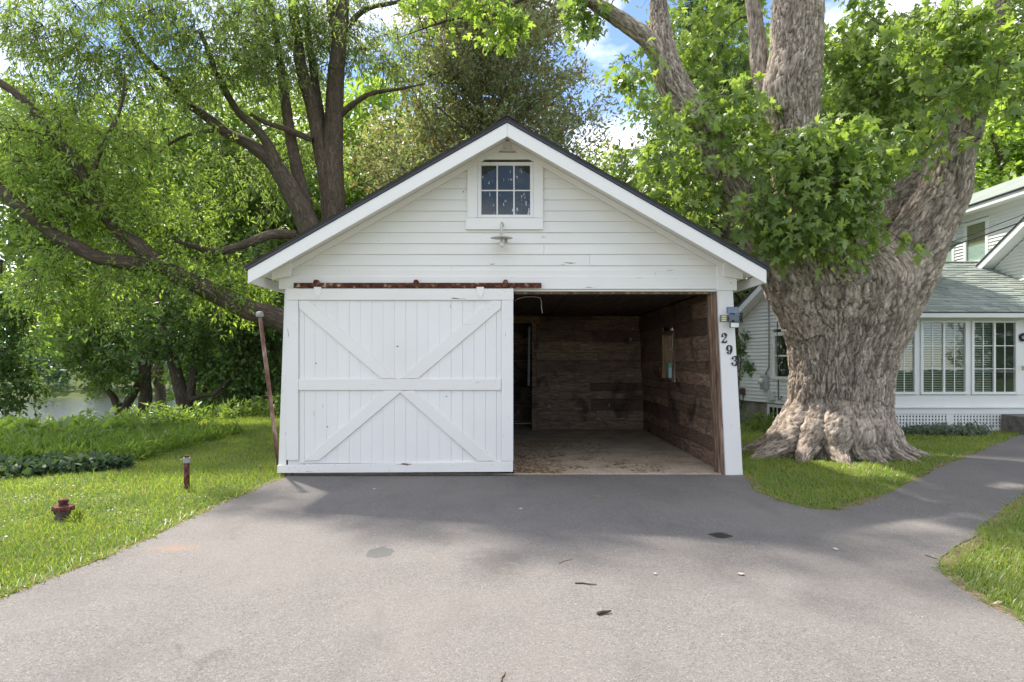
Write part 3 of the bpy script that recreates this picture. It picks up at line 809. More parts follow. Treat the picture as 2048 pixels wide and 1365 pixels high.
for q in range(22):
    y0 = GY - OH - 0.03 + q * 0.327
    mb.prism([(XC - 0.14, RT - RS * 0.14 + 0.014), (XC, RT + 0.014), (XC + 0.14, RT - RS * 0.14 + 0.014), (XC + 0.14, RT - RS * 0.14 + 0.022), (XC, RT + 0.026), (XC - 0.14, RT - RS * 0.14 + 0.022)], y0, y0 + 0.34)
mb.build('ridge_cap', SHINGLE_D, garage, kind='stuff')

# side walls and rear wall outside
for k in range(17):
    z0 = 0.03 + k * 0.145; z1 = z0 + 0.149
    for s_, fx in ((-1, xl), (1, xr)):
        y0, y1 = GY + 0.062, GBACK
        segs = [(y0, y1)]
        if s_ == 1 and z1 > 1.15 and z0 < 1.99: segs = [(y0, 10.22), (11.04, y1)]
        for a, b_ in segs:
            xa, xb = fx(z0), fx(z1)
            MB().hexa([(xa - s_ * 0.03, a, z0), (xa + s_ * 0.012, a, z0), (xa + s_ * 0.012, b_, z0), (xa - s_ * 0.03, b_, z0), (xb - s_ * 0.03, a, z1), (xb, a, z1), (xb, b_, z1), (xb - s_ * 0.03, b_, z1)]).build('siding_board', WHITE, garage, bevel=0.002)
for k in range(29):
    z0 = 0.03 + k * 0.145; z1 = z0 + 0.147
    if z1 > 4.3: break
    a, b_ = max(xl(z0), rake_x(z0, -1)), min(xr(z0), rake_x(z0, 1)); a2, b2 = max(xl(z1), rake_x(z1, -1)), min(xr(z1), rake_x(z1, 1))
    MB().hexa([(a, GBACK, z0), (b_, GBACK, z0), (b_, GBACK + 0.03, z0), (a, GBACK + 0.03, z0), (a2, GBACK, z1), (b2, GBACK, z1), (b2, GBACK + 0.02, z1), (a2, GBACK + 0.02, z1)]).build('siding_board', WHITE, garage, bevel=0.002)

# attic window
gw = MB()
cx0, cx1, cz0, cz1 = XW(932), XW(1086), ZW(461), ZW(308)
sx0, sx1, sz0, sz1 = XW(955), XW(1067), ZW(437), ZW(326)
yf = GY - 0.058
gw.box(cx0, cx1, yf, GY - 0.012, cz0, ZW(438.5)).box(cx0 + 0.02, sx0, yf + 0.003, GY - 0.010, ZW(438), ZW(322)).box(sx1, cx1, yf + 0.003, GY - 0.010, ZW(438), ZW(322)).box(cx0 + 0.02, cx1, yf + 0.004, GY - 0.012, ZW(321.6), cz1)
window = gw.build('attic_window', WHITE_TRIM, garage, bevel=0.003)
px_ = [963, 994.5, 1028, 1060]; pz_ = [333, 382.5, 431]
fr = MB()
fr.box(sx0 + 0.001, XW(px_[0]), GY - 0.035, GY + 0.0, sz0, sz1).box(XW(px_[3]), sx1 - 0.001, GY - 0.035, GY + 0.0, sz0, sz1)
fr.box(XW(px_[0]), XW(px_[3]), GY - 0.034, GY + 0.0, ZW(pz_[0]), sz1).box(XW(px_[0]), XW(px_[3]), GY - 0.034, GY, sz0, ZW(pz_[2]))
fr.build('sash', WHITE_V, window, bevel=0.002)
for k in (1, 2):
    MB().box(XW(px_[k]) - 0.009, XW(px_[k]) + 0.009, GY - 0.030, GY - 0.006, ZW(pz_[2]), ZW(pz_[0])).build('muntin', WHITE_V, window, bevel=0.002)
MB().box(XW(px_[0]), XW(px_[3]), GY - 0.028, GY - 0.007, ZW(pz_[1]) - 0.008, ZW(pz_[1]) + 0.008).build('muntin', WHITE_V, window, bevel=0.002)
for a in range(3):
    for b_ in range(2):
        MB().box(XW(px_[a]) + 0.003, XW(px_[a + 1]) - 0.003, GY - 0.016, GY - 0.012, ZW(pz_[b_ + 1]) + 0.003, ZW(pz_[b_]) - 0.003).build('pane', GLASS_OLD, window)

# ---- sliding door
DY = GY - 0.085                                      # front face of the planks
def DX(p): return (p - CX) * DY / F
def DZ(p): return CZ + (HY - p) * DY / F
door = MB().box(DX(575), DX(1026), DY + 0.022, DY + 0.028, DZ(941), DZ(580)).build('sliding_door', WHITE_V, garage)
lines = [598.3] + [540 + q / 3.329 for q in (228, 300, 376, 451, 527, 602, 678, 752, 828, 904, 979, 1054, 1130, 1206, 1283, 1358, 1436, 1508)] + [1003]
for a, b_ in zip(lines[:-1], lines[1:]):
    g0 = jr.uniform(0.0003, 0.0014)
    o_ = jr.uniform(0, 0.003)
    MB().box(DX(a) + g0, DX(b_) - g0, DY + o_, DY + 0.021, DZ(926) - jr.uniform(0, .004), DZ(598)).build('plank', WHITE_V, door, bevel=0.0011)
fy = DY - 0.024
MB().box(DX(574), DX(1027), fy - 0.002, DY - 0.001, DZ(600.8), DZ(578)).build('top_rail', WHITE, door, bevel=0.003)
bl, br = DX(556), DX(1026)
MB().hexa([(bl, fy - .004, DZ(946)), (br, fy - .004, DZ(943.5)), (br, DY - .001, DZ(943.5)), (bl, DY - .001, DZ(946)), (bl, fy - .004, DZ(930)), (br, fy - .004, DZ(922.5)), (br, DY - .001, DZ(922.5)), (bl, DY - .001, DZ(930))]).build('bottom_rail', WHITE, door, bevel=0.004)
MB().box(DX(574), DX(597.5), fy, DY + 0.02, DZ(920), DZ(601.3)).build('stile', WHITE_V, door, bevel=0.003)
MB().box(DX(1003), DX(1026.5), fy, DY + 0.02, DZ(922), DZ(601.3)).build('stile', WHITE_V, door, bevel=0.003)
MB().box(DX(598), DX(1002), fy + 0.001, DY - 0.001, DZ(780.6), DZ(758.4)).build('middle_rail', WHITE, door, bevel=0.003)
braces = [[(598.6, 602), (618, 602), (794, 757.6), (763.5, 757.6), (599, 617.5)],
          [(984.5, 601.6), (1002, 601.6), (1002, 617), (836, 757.6), (799.8, 757.6)],
          [(769.5, 781.3), (806, 781.3), (639, 921), (609, 921)],
          [(798, 783), (829, 781.5), (990, 922), (956, 922)]]
for p in braces:
    MB().prism([(DX(a), DZ(b_)) for a, b_ in p], fy + 0.002 + jr.uniform(0, .002), DY - 0.0005).build('brace', WHITE, door, bevel=0.003)
for a in (637, 961):
    MB().prism([(DX(a - 8), DZ(575)), (DX(a + 7), DZ(575)), (DX(a + 7), DZ(586)), (DX(a), DZ(598)), (DX(a - 7), DZ(586))], fy - 0.012, fy - 0.0025).build('door_hanger', WHITE_TRIM, door, bevel=0.002)
# nail heads on rails and braces
mb = MB()
for a, b_ in [(580, 937), (592, 934), (610, 928), (618, 936), (640, 940), (672, 930), (700, 938), (742, 932), (780, 939), (822, 929), (860, 938), (905, 931), (950, 938), (985, 929), (1008, 936), (1020, 931), (590, 650), (588, 765), (1012, 700), (1018, 835), (1007, 872), (1020, 640), (985, 610), (977, 620), (985, 770), (990, 764), (611, 916), (622, 905), (975, 905), (985, 916), (962, 901), (632, 727), (655, 854), (600, 590), (1000, 590), (1010, 584), (1020, 596)]:
    mb.lathe([(0.0035, 0), (0.0035, 0.0015)], 6, (DX(a), fy - 0.0046, DZ(b_)), (0, -1, 0))
mb.build('nail_heads', BLACK, door, kind='stuff')
mb = MB()                                             # knot holes and a gouge in the siding and planks
for a, b_, r_ in ((927, 385, 0.007), (1011, 299, 0.006), (928, 386, 0.004), (700, 543, 0.004), (1310, 548, 0.005), (1459, 567, 0.006)):
    mb.lathe([(r_, 0), (r_, 0.001)], 8, (XW(a), GY - 0.032 if a < 1400 else GY - 0.0535, ZW(b_)), (0, -1, 0))
mb.build('nail_holes', BLACK, garage, kind='stuff')
mb = MB()
for a, b_, rx_, rz_ in ((632, 727, 0.008, 0.008), (655, 854, 0.008, 0.008), (795, 693, 0.016, 0.007), (893, 793, 0.012, 0.005)):
    mb.prism([(DX(a) + rx_ * math.cos(t * math.pi / 5), DZ(b_) + rz_ * math.sin(t * math.pi / 5 + 0.3)) for t in range(10)], DY - 0.0015, DY + 0.006)
mb.build('plank_holes', BLACK, door, kind='stuff')

# door track with its brackets
TY = GY - 0.105
def TX(p): return (p - CX) * TY / F
def TZ(p): return CZ + (HY - p) * TY / F
tr_ = MB()
tr_.box(TX(587), TX(1083), TY, TY + 0.008, TZ(576), TZ(566)).box(TX(587), TX(1083), TY + 0.008, GY - 0.046, TZ(567.2), TZ(566.2)).box(TX(587), TX(1083), TY - 0.01, TY + 0.0, TZ(576.5), TZ(574.8))
track = tr_.build('door_track', RUST, garage, bevel=0.0015)
for a in (632, 832, 1011):
    MB().prism([(TX(a - 5), TZ(576)), (TX(a + 5), TZ(576)), (TX(a + 5), TZ(564)), (TX(a + 3), TZ(560)), (TX(a - 3), TZ(560)), (TX(a - 5), TZ(564))], TY - 0.014, GY - 0.0455).build('track_bracket', RUST, track, bevel=0.002)

# ---- inside the open bay
Z_C = 2.43
for k in range(27):                                   # ceiling boards run back
    x0 = -2.80 + 0.2 * k; x1 = x0 + 0.197
    if x1 > 2.78: x1 = 2.78
    MB().box(x0, x1, GY + 0.13, GBACK - 0.03, Z_C + jr.uniform(0, .008), Z_C + 0.03).build('ceiling_board', CEILWOOD, garage, bevel=0.003)
def xin(z): return 2.80 - 0.045 * z
zrow = 0.02; 
rows = []
while zrow < Z_C - 0.03:
    h_ = jr.choice((0.155, 0.19, 0.215, 0.235)); rows.append((zrow, min(Z_C - 0.004, zrow + h_))); zrow += h_
def side_plank(f, s_, z0, z1, a, b_):
    o_ = jr.uniform(0, 0.012)
    xa, xb = f(z0) - s_ * o_, f(z1) - s_ * o_
    MB().hexa([(xa, a, z0 + .002), (xa + s_ * .025, a, z0 + .002), (xa + s_ * .025, b_, z0 + .002), (xa, b_, z0 + .002), (xb, a, z1 - .002), (xb + s_ * .025, a, z1 - .002), (xb + s_ * .025, b_, z1 - .002), (xb, b_, z1 - .002)]).build('wall_plank', OLDWOOD, garage, bevel=0.003)
for z0, z1 in rows:
    segs = [(GY + 0.165, 12.94)]
    if z1 > 1.20 and z0 < 1.94: segs = [(GY + 0.165, 10.27), (11.0, 12.94)]
    for a, b_ in segs:
        if b_ - a > 2.5:
            c_ = jr.uniform(a + 0.8, b_ - 0.8); side_plank(xin, 1, z0, z1, a, c_ - .002); side_plank(xin, 1, z0, z1, c_ + .002, b_)
        else: side_plank(xin, 1, z0, z1, a, b_)
    side_plank(lambda z: -2.83 + 0.03 * z, -1, z0, z1, GY + 0.07, GBACK - 0.04)
YB = 12.96
zrow = 0.02
while zrow < Z_C - 0.03:
    h_ = jr.choice((0.17, 0.20, 0.225, 0.25)); z1 = min(Z_C - 0.004, zrow + h_)
    cut = jr.uniform(0.9, 2.2)
    for a, b_ in ((0.52, cut - 0.002), (cut + 0.002, 2.78)):
        o_ = jr.uniform(0, 0.014)
        MB().box(a, b_, YB - o_, YB + 0.03, zrow + .002, z1 - .002).build('wall_plank', OLDWOOD, garage, bevel=0.003)
    MB().box(-2.8, 2.7, GBACK - 0.035, GBACK - 0.005, zrow + .002, z1 - .002).build('wall_plank', OLDWOOD, garage, bevel=0.003)
    zrow += h_
MB().box(0.42, 0.515, YB - 0.05, YB + 0.06, 0.012, Z_C - 0.16).build('partition_post', OLDWOOD, garage, bevel=0.004)
MB().box(-2.8, 0.6, YB - 0.04, YB + 0.02, Z_C - 0.155, Z_C - 0.002).build('partition_beam', OLDWOOD, garage, bevel=0.004)
MB().hexa([(0.33, YB + .02, .95), (0.375, YB + .02, .95), (0.375, YB + .04, .95), (0.33, YB + .04, .95), (0.35, YB + .1, 2.2), (0.395, YB + .1, 2.2), (0.395, YB + .12, 2.2), (0.35, YB + .12, 2.2)]).build('loose_board', mat_plain('grey_board', (0.32, 0.33, 0.33), 0.8, 0.2), garage)
# attic floor side closing so the roof space stays dark
MB().box(-2.85, 2.85, GY + 0.05, GBACK - 0.03, Z_C + 0.032, Z_C + 0.05).build('attic_floor', OLDWOOD, garage)
# slab
m, nt, b = newmat("sandy_concrete_floor", 0.9, 0.2)
v = coords(nt)
c = ramp(nt, noise(nt, v, 2.2, 6, 0.62, 0.3), [(0.30, (0.36, 0.285, 0.205)), (0.52, (0.54, 0.44, 0.32)), (0.75, (0.64, 0.55, 0.42))])
c = mixc(nt, ramp(nt, noise(nt, v, 26, 4, 0.7), [(0.50, 0.0), (0.72, 0.6)]), c, (0.17, 0.10, 0.06))
sy = node(nt, "ShaderNodeSeparateXYZ", {0: v}).outputs[1]
rear_dark = ramp(nt, math_(nt, 'ADD', math_(nt, 'MULTIPLY', sy, 0.1), math_(nt, 'MULTIPLY', math_(nt, 'SUBTRACT', noise(nt, v, 1.3, 4), 0.5), 0.55)), [(1.10, 0.0), (1.25, 0.8)])  # slab colour gets darker toward the back of the bay
c = mixc(nt, rear_dark, c, (0.035, 0.030, 0.026))
nt.links.new(c, b.inputs["Base Color"]); bump(nt, b, noise(nt, v, 35, 4), 0.5, 0.01)
MB().box(-2.9, 2.82, GY + 0.005, GBACK - 0.02, -0.2, 0.012).build('floor_slab', m, garage)
MB().box(-2.93, -2.86, GY - 0.02, GY + 0.3, -0.1, 0.055).build('corner_stone', CONCRETE, garage, bevel=0.01)
MB().box(-2.75, 0.03, GY + 0.01, GY + 0.06, 0.0, 0.055).build('sill_beam', DARK, garage, bevel=0.004)

# side window of the bay
sw = MB()
xo = 2.875
y0_, y1_, z0_, z1_ = 10.27, 11.0, 1.18, 1.95
sw.box(xin(1.6) - 0.03, xo, y0_ - 0.045, y0_ + 0.012, z0_ - 0.04, z1_ + 0.05).box(xin(1.6) - 0.03, xo, y1_ - 0.012, y1_ + 0.045, z0_ - 0.04, z1_ + 0.05)
sw.box(xin(1.6) - 0.05, xo, y0_ + 0.013, y1_ - 0.013, z0_ - 0.04, z0_).box(xin(1.6) - 0.03, xo, y0_ + 0.013, y1_ - 0.013, z1_, z1_ + 0.05)
side_win = sw.build('side_window', RAWWOOD, garage, bevel=0.003)
MB().box(xo - 0.06, xo - 0.035, y0_ + 0.36, y0_ + 0.38, z0_, z1_).build('muntin', WHITE_V, side_win)
MB().box(xo - 0.055, xo - 0.038, y0_ + 0.0135, y1_ - 0.0135, 1.425, 1.445).build('muntin', WHITE_V, side_win)
MB().box(xo - 0.055, xo - 0.038, y0_ + 0.0135, y1_ - 0.0135, 1.685, 1.705).build('muntin', WHITE_V, side_win)
MB().box(xo - 0.048, xo - 0.044, y0_ + 0.013, y1_ - 0.013, z0_ + 0.001, z1_ - 0.001).build('pane', GLASS, side_win)

# ---- house number 293: flat black numerals with thick and thin strokes
def ribbon(mb, pts, wid, y0, y1):
    n = len(pts); L, R_ = [], []
    for i in range(n):
        a = Vector(pts[max(0, i - 1)]); c_ = Vector(pts[min(n - 1, i + 1)]); d = (c_ - a).normalized(); q = Vector((-d.y, d.x))
        p = Vector(pts[i]); L.append(p + q * wid[i] / 2); R_.append(p - q * wid[i] / 2)
    for i in range(n - 1):
        mb.prism([tuple(L[i]), tuple(L[i + 1]), tuple(R_[i + 1]), tuple(R_[i])], y0, y1)
def disc(mb, cx, cz, r, y0, y1):
    mb.prism([(cx + r * math.cos(t * math.pi / 7), cz + r * math.sin(t * math.pi / 7)) for t in range(14)], y0, y1)
def arc(cx, cz, rx, rz, a0, a1, n=14):
    return [(cx + rx * math.cos(math.radians(a0 + (a1 - a0) * i / n)), cz + rz * math.sin(math.radians(a0 + (a1 - a0) * i / n))) for i in range(n + 1)]
def numeral(ch, px, py):
    mb = MB(); H = 0.125; w = H * 0.62
    x0, z0 = XW(px) - w / 2, ZW(py) - H / 2
    y0, y1 = GY - 0.049, GY - 0.0355
    S = lambda pts: [(x0 + a * w, z0 + b_ * H) for a, b_ in pts]
    if ch == '2':
        p = arc(0.47, 0.73, 0.36, 0.27 * 0.93, 170, -28, 16) + [(0.62, 0.46), (0.42, 0.30), (0.24, 0.17), (0.12, 0.06)]
        n = len(p); ribbon(mb, S(p), [H * (0.05 + 0.17 * math.exp(-((i - 11) / 4.5) ** 2)) for i in range(n)], y0, y1)
        disc(mb, x0 + 0.20 * w, z0 + 0.70 * H, H * 0.095, y0 - .001, y1)
        ribbon(mb, S([(0.05, 0.07), (0.30, 0.10), (0.55, 0.08), (0.80, 0.07), (0.93, 0.14), (0.97, 0.27)]), [H * q for q in (0.12, 0.16, 0.16, 0.15, 0.09, 0.04)], y0 - .0006, y1)
    elif ch == '9':
        p = arc(0.48, 0.66, 0.36, 0.30, 0, 360, 26)
        ribbon(mb, S(p), [H * (0.06 + 0.13 * abs(math.cos(math.radians(i * 360 / 26))) ** 1.5) for i in range(27)], y0, y1)
        p = [(0.84, 0.66), (0.84, 0.45), (0.78, 0.25), (0.64, 0.10), (0.45, 0.05), (0.28, 0.10), (0.20, 0.18)]
        ribbon(mb, S(p), [H * q for q in (0.19, 0.18, 0.15, 0.10, 0.06, 0.05, 0.05)], y0 - .0006, y1)
        disc(mb, x0 + 0.24 * w, z0 + 0.20 * H, H * 0.095, y0 - .001, y1)
    else:
        p = arc(0.45, 0.75, 0.34, 0.22, 165, -75, 16) + [(0.40, 0.53)]
        ribbon(mb, S(p), [H * (0.05 + 0.15 * math.exp(-((i - 10) / 4) ** 2)) for i in range(len(p))], y0, y1)
        p = [(0.40, 0.53)] + arc(0.45, 0.27, 0.42, 0.25, 78, -165, 18)
        ribbon(mb, S(p), [H * (0.05 + 0.17 * math.exp(-((i - 8) / 4.5) ** 2)) for i in range(len(p))], y0 - .0006, y1)
        disc(mb, x0 + 0.16 * w, z0 + 0.74 * H, H * 0.10, y0 - .001, y1)
        disc(mb, x0 + 0.12 * w, z0 + 0.24 * H, H * 0.10, y0 - .001, y1)
    mb.build('house_number', BLACK, garage, label='black serif numeral %s screwed to the corner post' % ch)
numeral('2', 1446, 677); numeral('9', 1456.5, 700); numeral('3', 1467, 722)

# ---- things fixed to or leaning on the garage
lamp = thing("barn_lamp", "white dish barn lamp with bare bulb under the attic window", "lamp", P(1003, 470, 7.96))
MB().tube([P(1006, 452, 7.94), P(1005, 448, 7.90), P(1003.5, 446, 7.84), P(1003, 455, 7.79), P(1003, 472, 7.78)], [0.014, 0.016, 0.016, 0.016, 0.018], 10).build('stem', LAMPWHITE, lamp, smooth=True)
MB().lathe([(0.02, 0.02), (0.05, 0.016), (0.142, -0.012), (0.146, -0.016), (0.14, -0.019), (0.05, 0.008), (0.02, 0.010)], 32, P(1003, 474, 7.78), (0, -0.06, 1)).build('shade', LAMPWHITE, lamp, smooth=True)
MB().lathe([(0.022, 0), (0.024, -0.05), (0.018, -0.055)], 14, P(1003, 475.5, 7.78)).build('socket', LAMPWHITE, lamp, smooth=True)
MB().lathe([(0.012, 0.0), (0.016, -0.012), (0.028, -0.035), (0.031, -0.05), (0.026, -0.068), (0.012, -0.078), (0.002, -0.08)], 18, P(1003, 483, 7.78)).build('bulb', mat_plain('white_bulb_glass', (0.75, 0.75, 0.70), 0.15, 0.5), lamp, smooth=True)
MB().tube([P(1012, 484, 7.955), P(1012, 482, 7.90)], 0.022, 12).build('sensor', LAMPWHITE, lamp, smooth=True)

sol = thing("security_light", "solar security light with two lamp heads on the corner post above 293", "light", P(1468, 640, 7.95))
SY = 7.86
def sb(x0, x1, z0, z1, d0, d1): 
    return MB().box((x0 - CX) * SY / F, (x1 - CX) * SY / F, SY + d0, SY + d1, CZ + (HY - z0) * SY / F, CZ + (HY - z1) * SY / F)
SGREY = mat_plain('slate_grey_plastic', (0.12, 0.14, 0.17), 0.4, 0.4)
sp = sb(1452, 1476, 628, 614.5, -0.03, -0.012).build('solar_panel', SGREY, sol, bevel=0.004)
sb(1453.5, 1474.5, 627, 615.5, -0.033, -0.0305).build('solar_cells', mat_plain('blue_violet_cells', (0.14, 0.16, 0.26), 0.2, 0.6), sp)
bd = sb(1455, 1476, 645, 629.5, -0.04, 0.02).build('body', SGREY, sol, bevel=0.006)
MB().lathe([(0.018, 0), (0.016, 0.012), (0.008, 0.018)], 14, P(1466.5, 642.5, SY - 0.041), (0, -1, 0)).build('sensor_eye', BLACK, bd, smooth=True)
sb(1475, 1484.5, 640, 632, -0.01, 0.01).build('bracket', BLACK, sol, bevel=0.003)
sb(1482, 1485, 645, 626, -0.02, 0.05).build('bracket', BLACK, sol, bevel=0.003)
sb(1460, 1470, 629.5, 627.5, -0.015, 0.0).build('hinge', BLACK, sol)
h1 = sb(1437, 1451.5, 645, 631, -0.06, -0.035).build('lamp_head', SGREY, sol, bevel=0.005)
for k in range(3):
    sb(1440, 1449, 643 - k * 4, 640.5 - k * 4, -0.063, -0.0605).build('led_strip', mat_plain('yellow_led', (0.62, 0.58, 0.20), 0.3, 0.5), h1)
sb(1451, 1456, 639, 637, -0.05, -0.03).build('arm', BLACK, sol)
h2 = sb(1457, 1475.5, 656.5, 645.4, -0.06, -0.03).build('lamp_head', SGREY, sol, bevel=0.004)
sb(1458.5, 1474, 655.5, 647, -0.063, -0.0605).build('led_panel', mat_plain('white_led_cover', (0.72, 0.72, 0.62), 0.3, 0.5), h2, bevel=0.001)

pole = thing("rusty_pole", "tall thin rusty pole with a grey cap leaning on the garage corner", "pole", (*G(559, 885), 0))
pa, pb = Vector((-3.16, 8.32, -0.02)), P(519.5, 630, 8.12)
MB().tube([pa, pa.lerp(pb, .33), pa.lerp(pb, .66), pb], [0.026, 0.027, 0.026, 0.025], 12).build('shaft', mat_noise("peeling_pole", [(0.3, (0.10, 0.045, 0.035)), (0.5, (0.20, 0.11, 0.09)), (0.6, (0.30, 0.20, 0.17)), (0.72, (0.55, 0.50, 0.45))], 7, 0.8, 0.25, (1, 1, 0.5), 0.3), pole, smooth=True)
ax_ = (pb - pa).normalized()
MB().lathe([(0.026, -0.03), (0.046, -0.025), (0.050, 0.0), (0.046, 0.03), (0.03, 0.042), (0.002, 0.045)], 18, pb, ax_).build('cap', GREYMETAL, pole, smooth=True)

box_ = thing("spray_can_box", "small teal and white box on the sill of the garage side window", "box", (2.76, 10.72, 1.181))
bxb = MB().box(2.735, 2.79, 10.68, 10.76, 1.182, 1.40).build('carton', mat_plain('pale_blue_card', (0.45, 0.62, 0.70), 0.6, 0.3), box_, bevel=0.003)
MB().box(2.732, 2.792, 10.677, 10.763, 1.36, 1.43).build('lid', mat_plain('green_card', (0.10, 0.45, 0.30), 0.6, 0.3), box_, bevel=0.003)
MB().box(2.733, 2.7345, 10.70, 10.742, 1.20, 1.35).build('label_panel', mat_plain('teal_print', (0.05, 0.38, 0.40), 0.6, 0.3), bxb)
wire = MB().tube([P(1029, 603, 8.25), P(1036, 598, 8.24), P(1050, 594, 8.25), P(1068, 594, 8.26), P(1080, 596, 8.27), P(1083, 603, 8.28), P(1083, 616, 8.28), P(1085, 627, 8.28)], 0.004, 6)
wire.build('loose_wire', mat_plain('pale_wire', (0.55, 0.53, 0.48), 0.5, 0.3), None, smooth=True, label="thin pale wire looping below the lintel of the open bay", cat="wire")

# ------------------------------------------------------------------ the neighbouring house
HYF = 12.9                                            # porch front plane
def HX(p, Y=HYF): return (p - CX) * Y / F
def HZ(p, Y=HYF): return CZ + (HY - p) * Y / F
house = thing("house", "white sided house with green shingle porch roof behind the big maple", "house", (9.5, 13.5, 0))
X0, X1 = 6.45, 13.8
pw = MB()
pw.box(X0, X1, HYF + 0.03, HYF + 0.10, 0.42, HZ(790.5))                     # below the windows
pw.box(X0, X1, HYF + 0.031, HYF + 0.10, HZ(641), 2.50)                      # above the windows
for a, b_ in ((1720, 1744), (1834.5, 1841), (1936.5, 1943), (2037, 2072)):
    pw.box(HX(a), HX(b_), HYF + 0.02, HYF + 0.09, HZ(790.2), HZ(641.2))
pw.box(X0, HX(1720) - 0.001, HYF + 0.032, HYF + 0.1, HZ(790.2), HZ(641.2))
pw.box(HX(2072) + 0.9, X1, HYF + 0.032, HYF + 0.1, HZ(790.2), HZ(641.2))
pw.build('porch_wall', HOUSE_TRIM, house)
MB().box(X0 - 0.02, X1, HYF - 0.035, HYF + 0.028, HZ(817), HZ(813.5)).build('water_table', HOUSE_TRIM, house, bevel=0.004)
MB().box(X0, X1, HYF + 0.0, HYF + 0.028, HZ(828.5), HZ(817.3)).build('skirt_board', HOUSE_TRIM, house, bevel=0.003)
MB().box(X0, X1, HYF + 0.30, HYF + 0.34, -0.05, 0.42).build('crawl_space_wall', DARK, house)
MB().box(X0, HX(2020), HYF + 0.001, HYF + 0.03, -0.02, HZ(858)).build('skirt_board', HOUSE_TRIM, house, bevel=0.003)
for a, b_ in ((1700, 1706), (1893, 1905), (2016, 2030)):
    MB().box(HX(a), HX(b_), HYF + 0.0005, HYF + 0.0295, HZ(857.8), HZ(828.8)).build('lattice_post', HOUSE_TRIM, house)
for a, b_ in ((1706, 1893), (1905, 2016)):
    mb = MB(); x = HX(a)
    st = 6.45 * HYF / F
    k = 0
    while x < HX(b_):
        mb.box(x, min(HX(b_), x + st * 0.55), HYF + 0.010, HYF + 0.018, HZ(857.9), HZ(828.7)); x += st; k += 1
    z = HZ(857.9)
    while z < HZ(830):
        mb.box(HX(a), HX(b_), HYF + 0.0185, HYF + 0.026, z, z + st * 0.5); z += st
    mb.build('lattice', HOUSE_TRIM, house, kind='stuff')
# porch windows: two sliding sashes of six lights each
ROOMDARK = mat_plain('porch_interior', (0.10, 0.12, 0.10), 0.8, 0.2)
BLIND = mat_plain('grey_blind', (0.46, 0.50, 0.46), 0.6, 0.3)
for wi, (a, b_) in enumerate(((1744, 1834), (1841.5, 1936), (1943.5, 2036.5))):
    fx0, fx1, fz0, fz1 = HX(a), HX(b_), HZ(789.5), HZ(641.6)
    f_ = MB()
    t = 0.055
    f_.box(fx0, fx1, HYF - 0.01, HYF + 0.06, fz0, fz0 + t).box(fx0, fx1, HYF - 0.01, HYF + 0.06, fz1 - t * 0.8, fz1).box(fx0, fx0 + t, HYF - 0.009, HYF + 0.06, fz0 + t, fz1 - t * 0.8).box(fx1 - t, fx1, HYF - 0.009, HYF + 0.06, fz0 + t, fz1 - t * 0.8)
    win = f_.build('porch_window', HOUSE_TRIM, house, bevel=0.003)
    ix0, ix1, iz0, iz1 = fx0 + t, fx1 - t, fz0 + t, fz1 - t * 0.8
    xm = (ix0 + ix1) / 2
    MB().box(xm - 0.022, xm + 0.022, HYF + 0.0, HYF + 0.05, iz0, iz1).build('meeting_stile', HOUSE_TRIM, win, bevel=0.003)
    for (u0, u1) in ((ix0, xm - 0.022), (xm + 0.022, ix1)):
        um = (u0 + u1) / 2
        MB().box(um - 0.008, um + 0.008, HYF + 0.022, HYF + 0.036, iz0, iz1).build('muntin', HOUSE_TRIM, win)
        for q in (1, 2):
            zz = iz0 + (iz1 - iz0) * q / 3
            MB().box(u0, u1, HYF + 0.023, HYF + 0.035, zz - 0.008, zz + 0.008).build('muntin', HOUSE_TRIM, win)
        for h0, h1 in ((u0, um - .008), (um + .008, u1)):
            for q in range(3):
                MB().box(h0, h1, HYF + 0.027, HYF + 0.030, iz0 + (iz1 - iz0) * q / 3 + .008 * (q > 0), iz0 + (iz1 - iz0) * (q + 1) / 3 - .008 * (q < 2)).build('pane', GLASS, win)
    # venetian blind behind the left halves
    bl_ = MB()
    x_end = (ix1 if wi < 2 else xm - 0.05)
    zz = iz0 + 0.01
    while zz < iz1 - 0.02:
        bl_.hexa([(ix0, HYF + .042, zz), (x_end, HYF + .042, zz), (x_end, HYF + .062, zz + .012), (ix0, HYF + .062, zz + .012), (ix0, HYF + .042, zz + .002), (x_end, HYF + .042, zz + .002), (x_end, HYF + .062, zz + .014), (ix0, HYF + .062, zz + .014)])
        zz += 0.05
    bl_.build('blind', BLIND, win, kind='stuff')
MB().box(X0 + 0.2, X1, 15.2, 15.3, 0.3, 2.5).build('porch_back_wall', ROOMDARK, house)
MB().box(X0 + 0.1, X1, HYF + 0.11, 15.2, 0.38, 0.42).build('porch_floor', ROOMDARK, house)
# a white drop-leaf table inside, seen through the last window
MB().box(HX(1990, 13.6), HX(2022, 13.6), 13.5, 14.3, 1.22, 1.26).build('table_top', HOUSE_TRIM, house)
MB().hexa([(HX(1985), 13.55, 0.62), (HX(1993), 13.55, 0.62), (HX(1993), 13.6, 0.62), (HX(1985), 13.6, 0.62), (HX(2010), 13.55, 1.2), (HX(2018), 13.55, 1.2), (HX(2018), 13.6, 1.2), (HX(2010), 13.6, 1.2)]).build('table_leg', RAWWOOD, house)
dr = MB().box(HX(2072) + 0.004, HX(2072) + 0.896, HYF + 0.03, HYF + 0.07, 0.43, HZ(641.4)).build('porch_door', HOUSE_TRIM, house, bevel=0.004)
for zz0, zz1 in ((0.58, 1.15), (1.25, 2.15)):
    MB().box(HX(2072) + 0.12, HX(2072) + 0.78, HYF + 0.018, HYF + 0.029, zz0, zz1).build('door_panel', HOUSE_WHITE, dr, bevel=0.008)
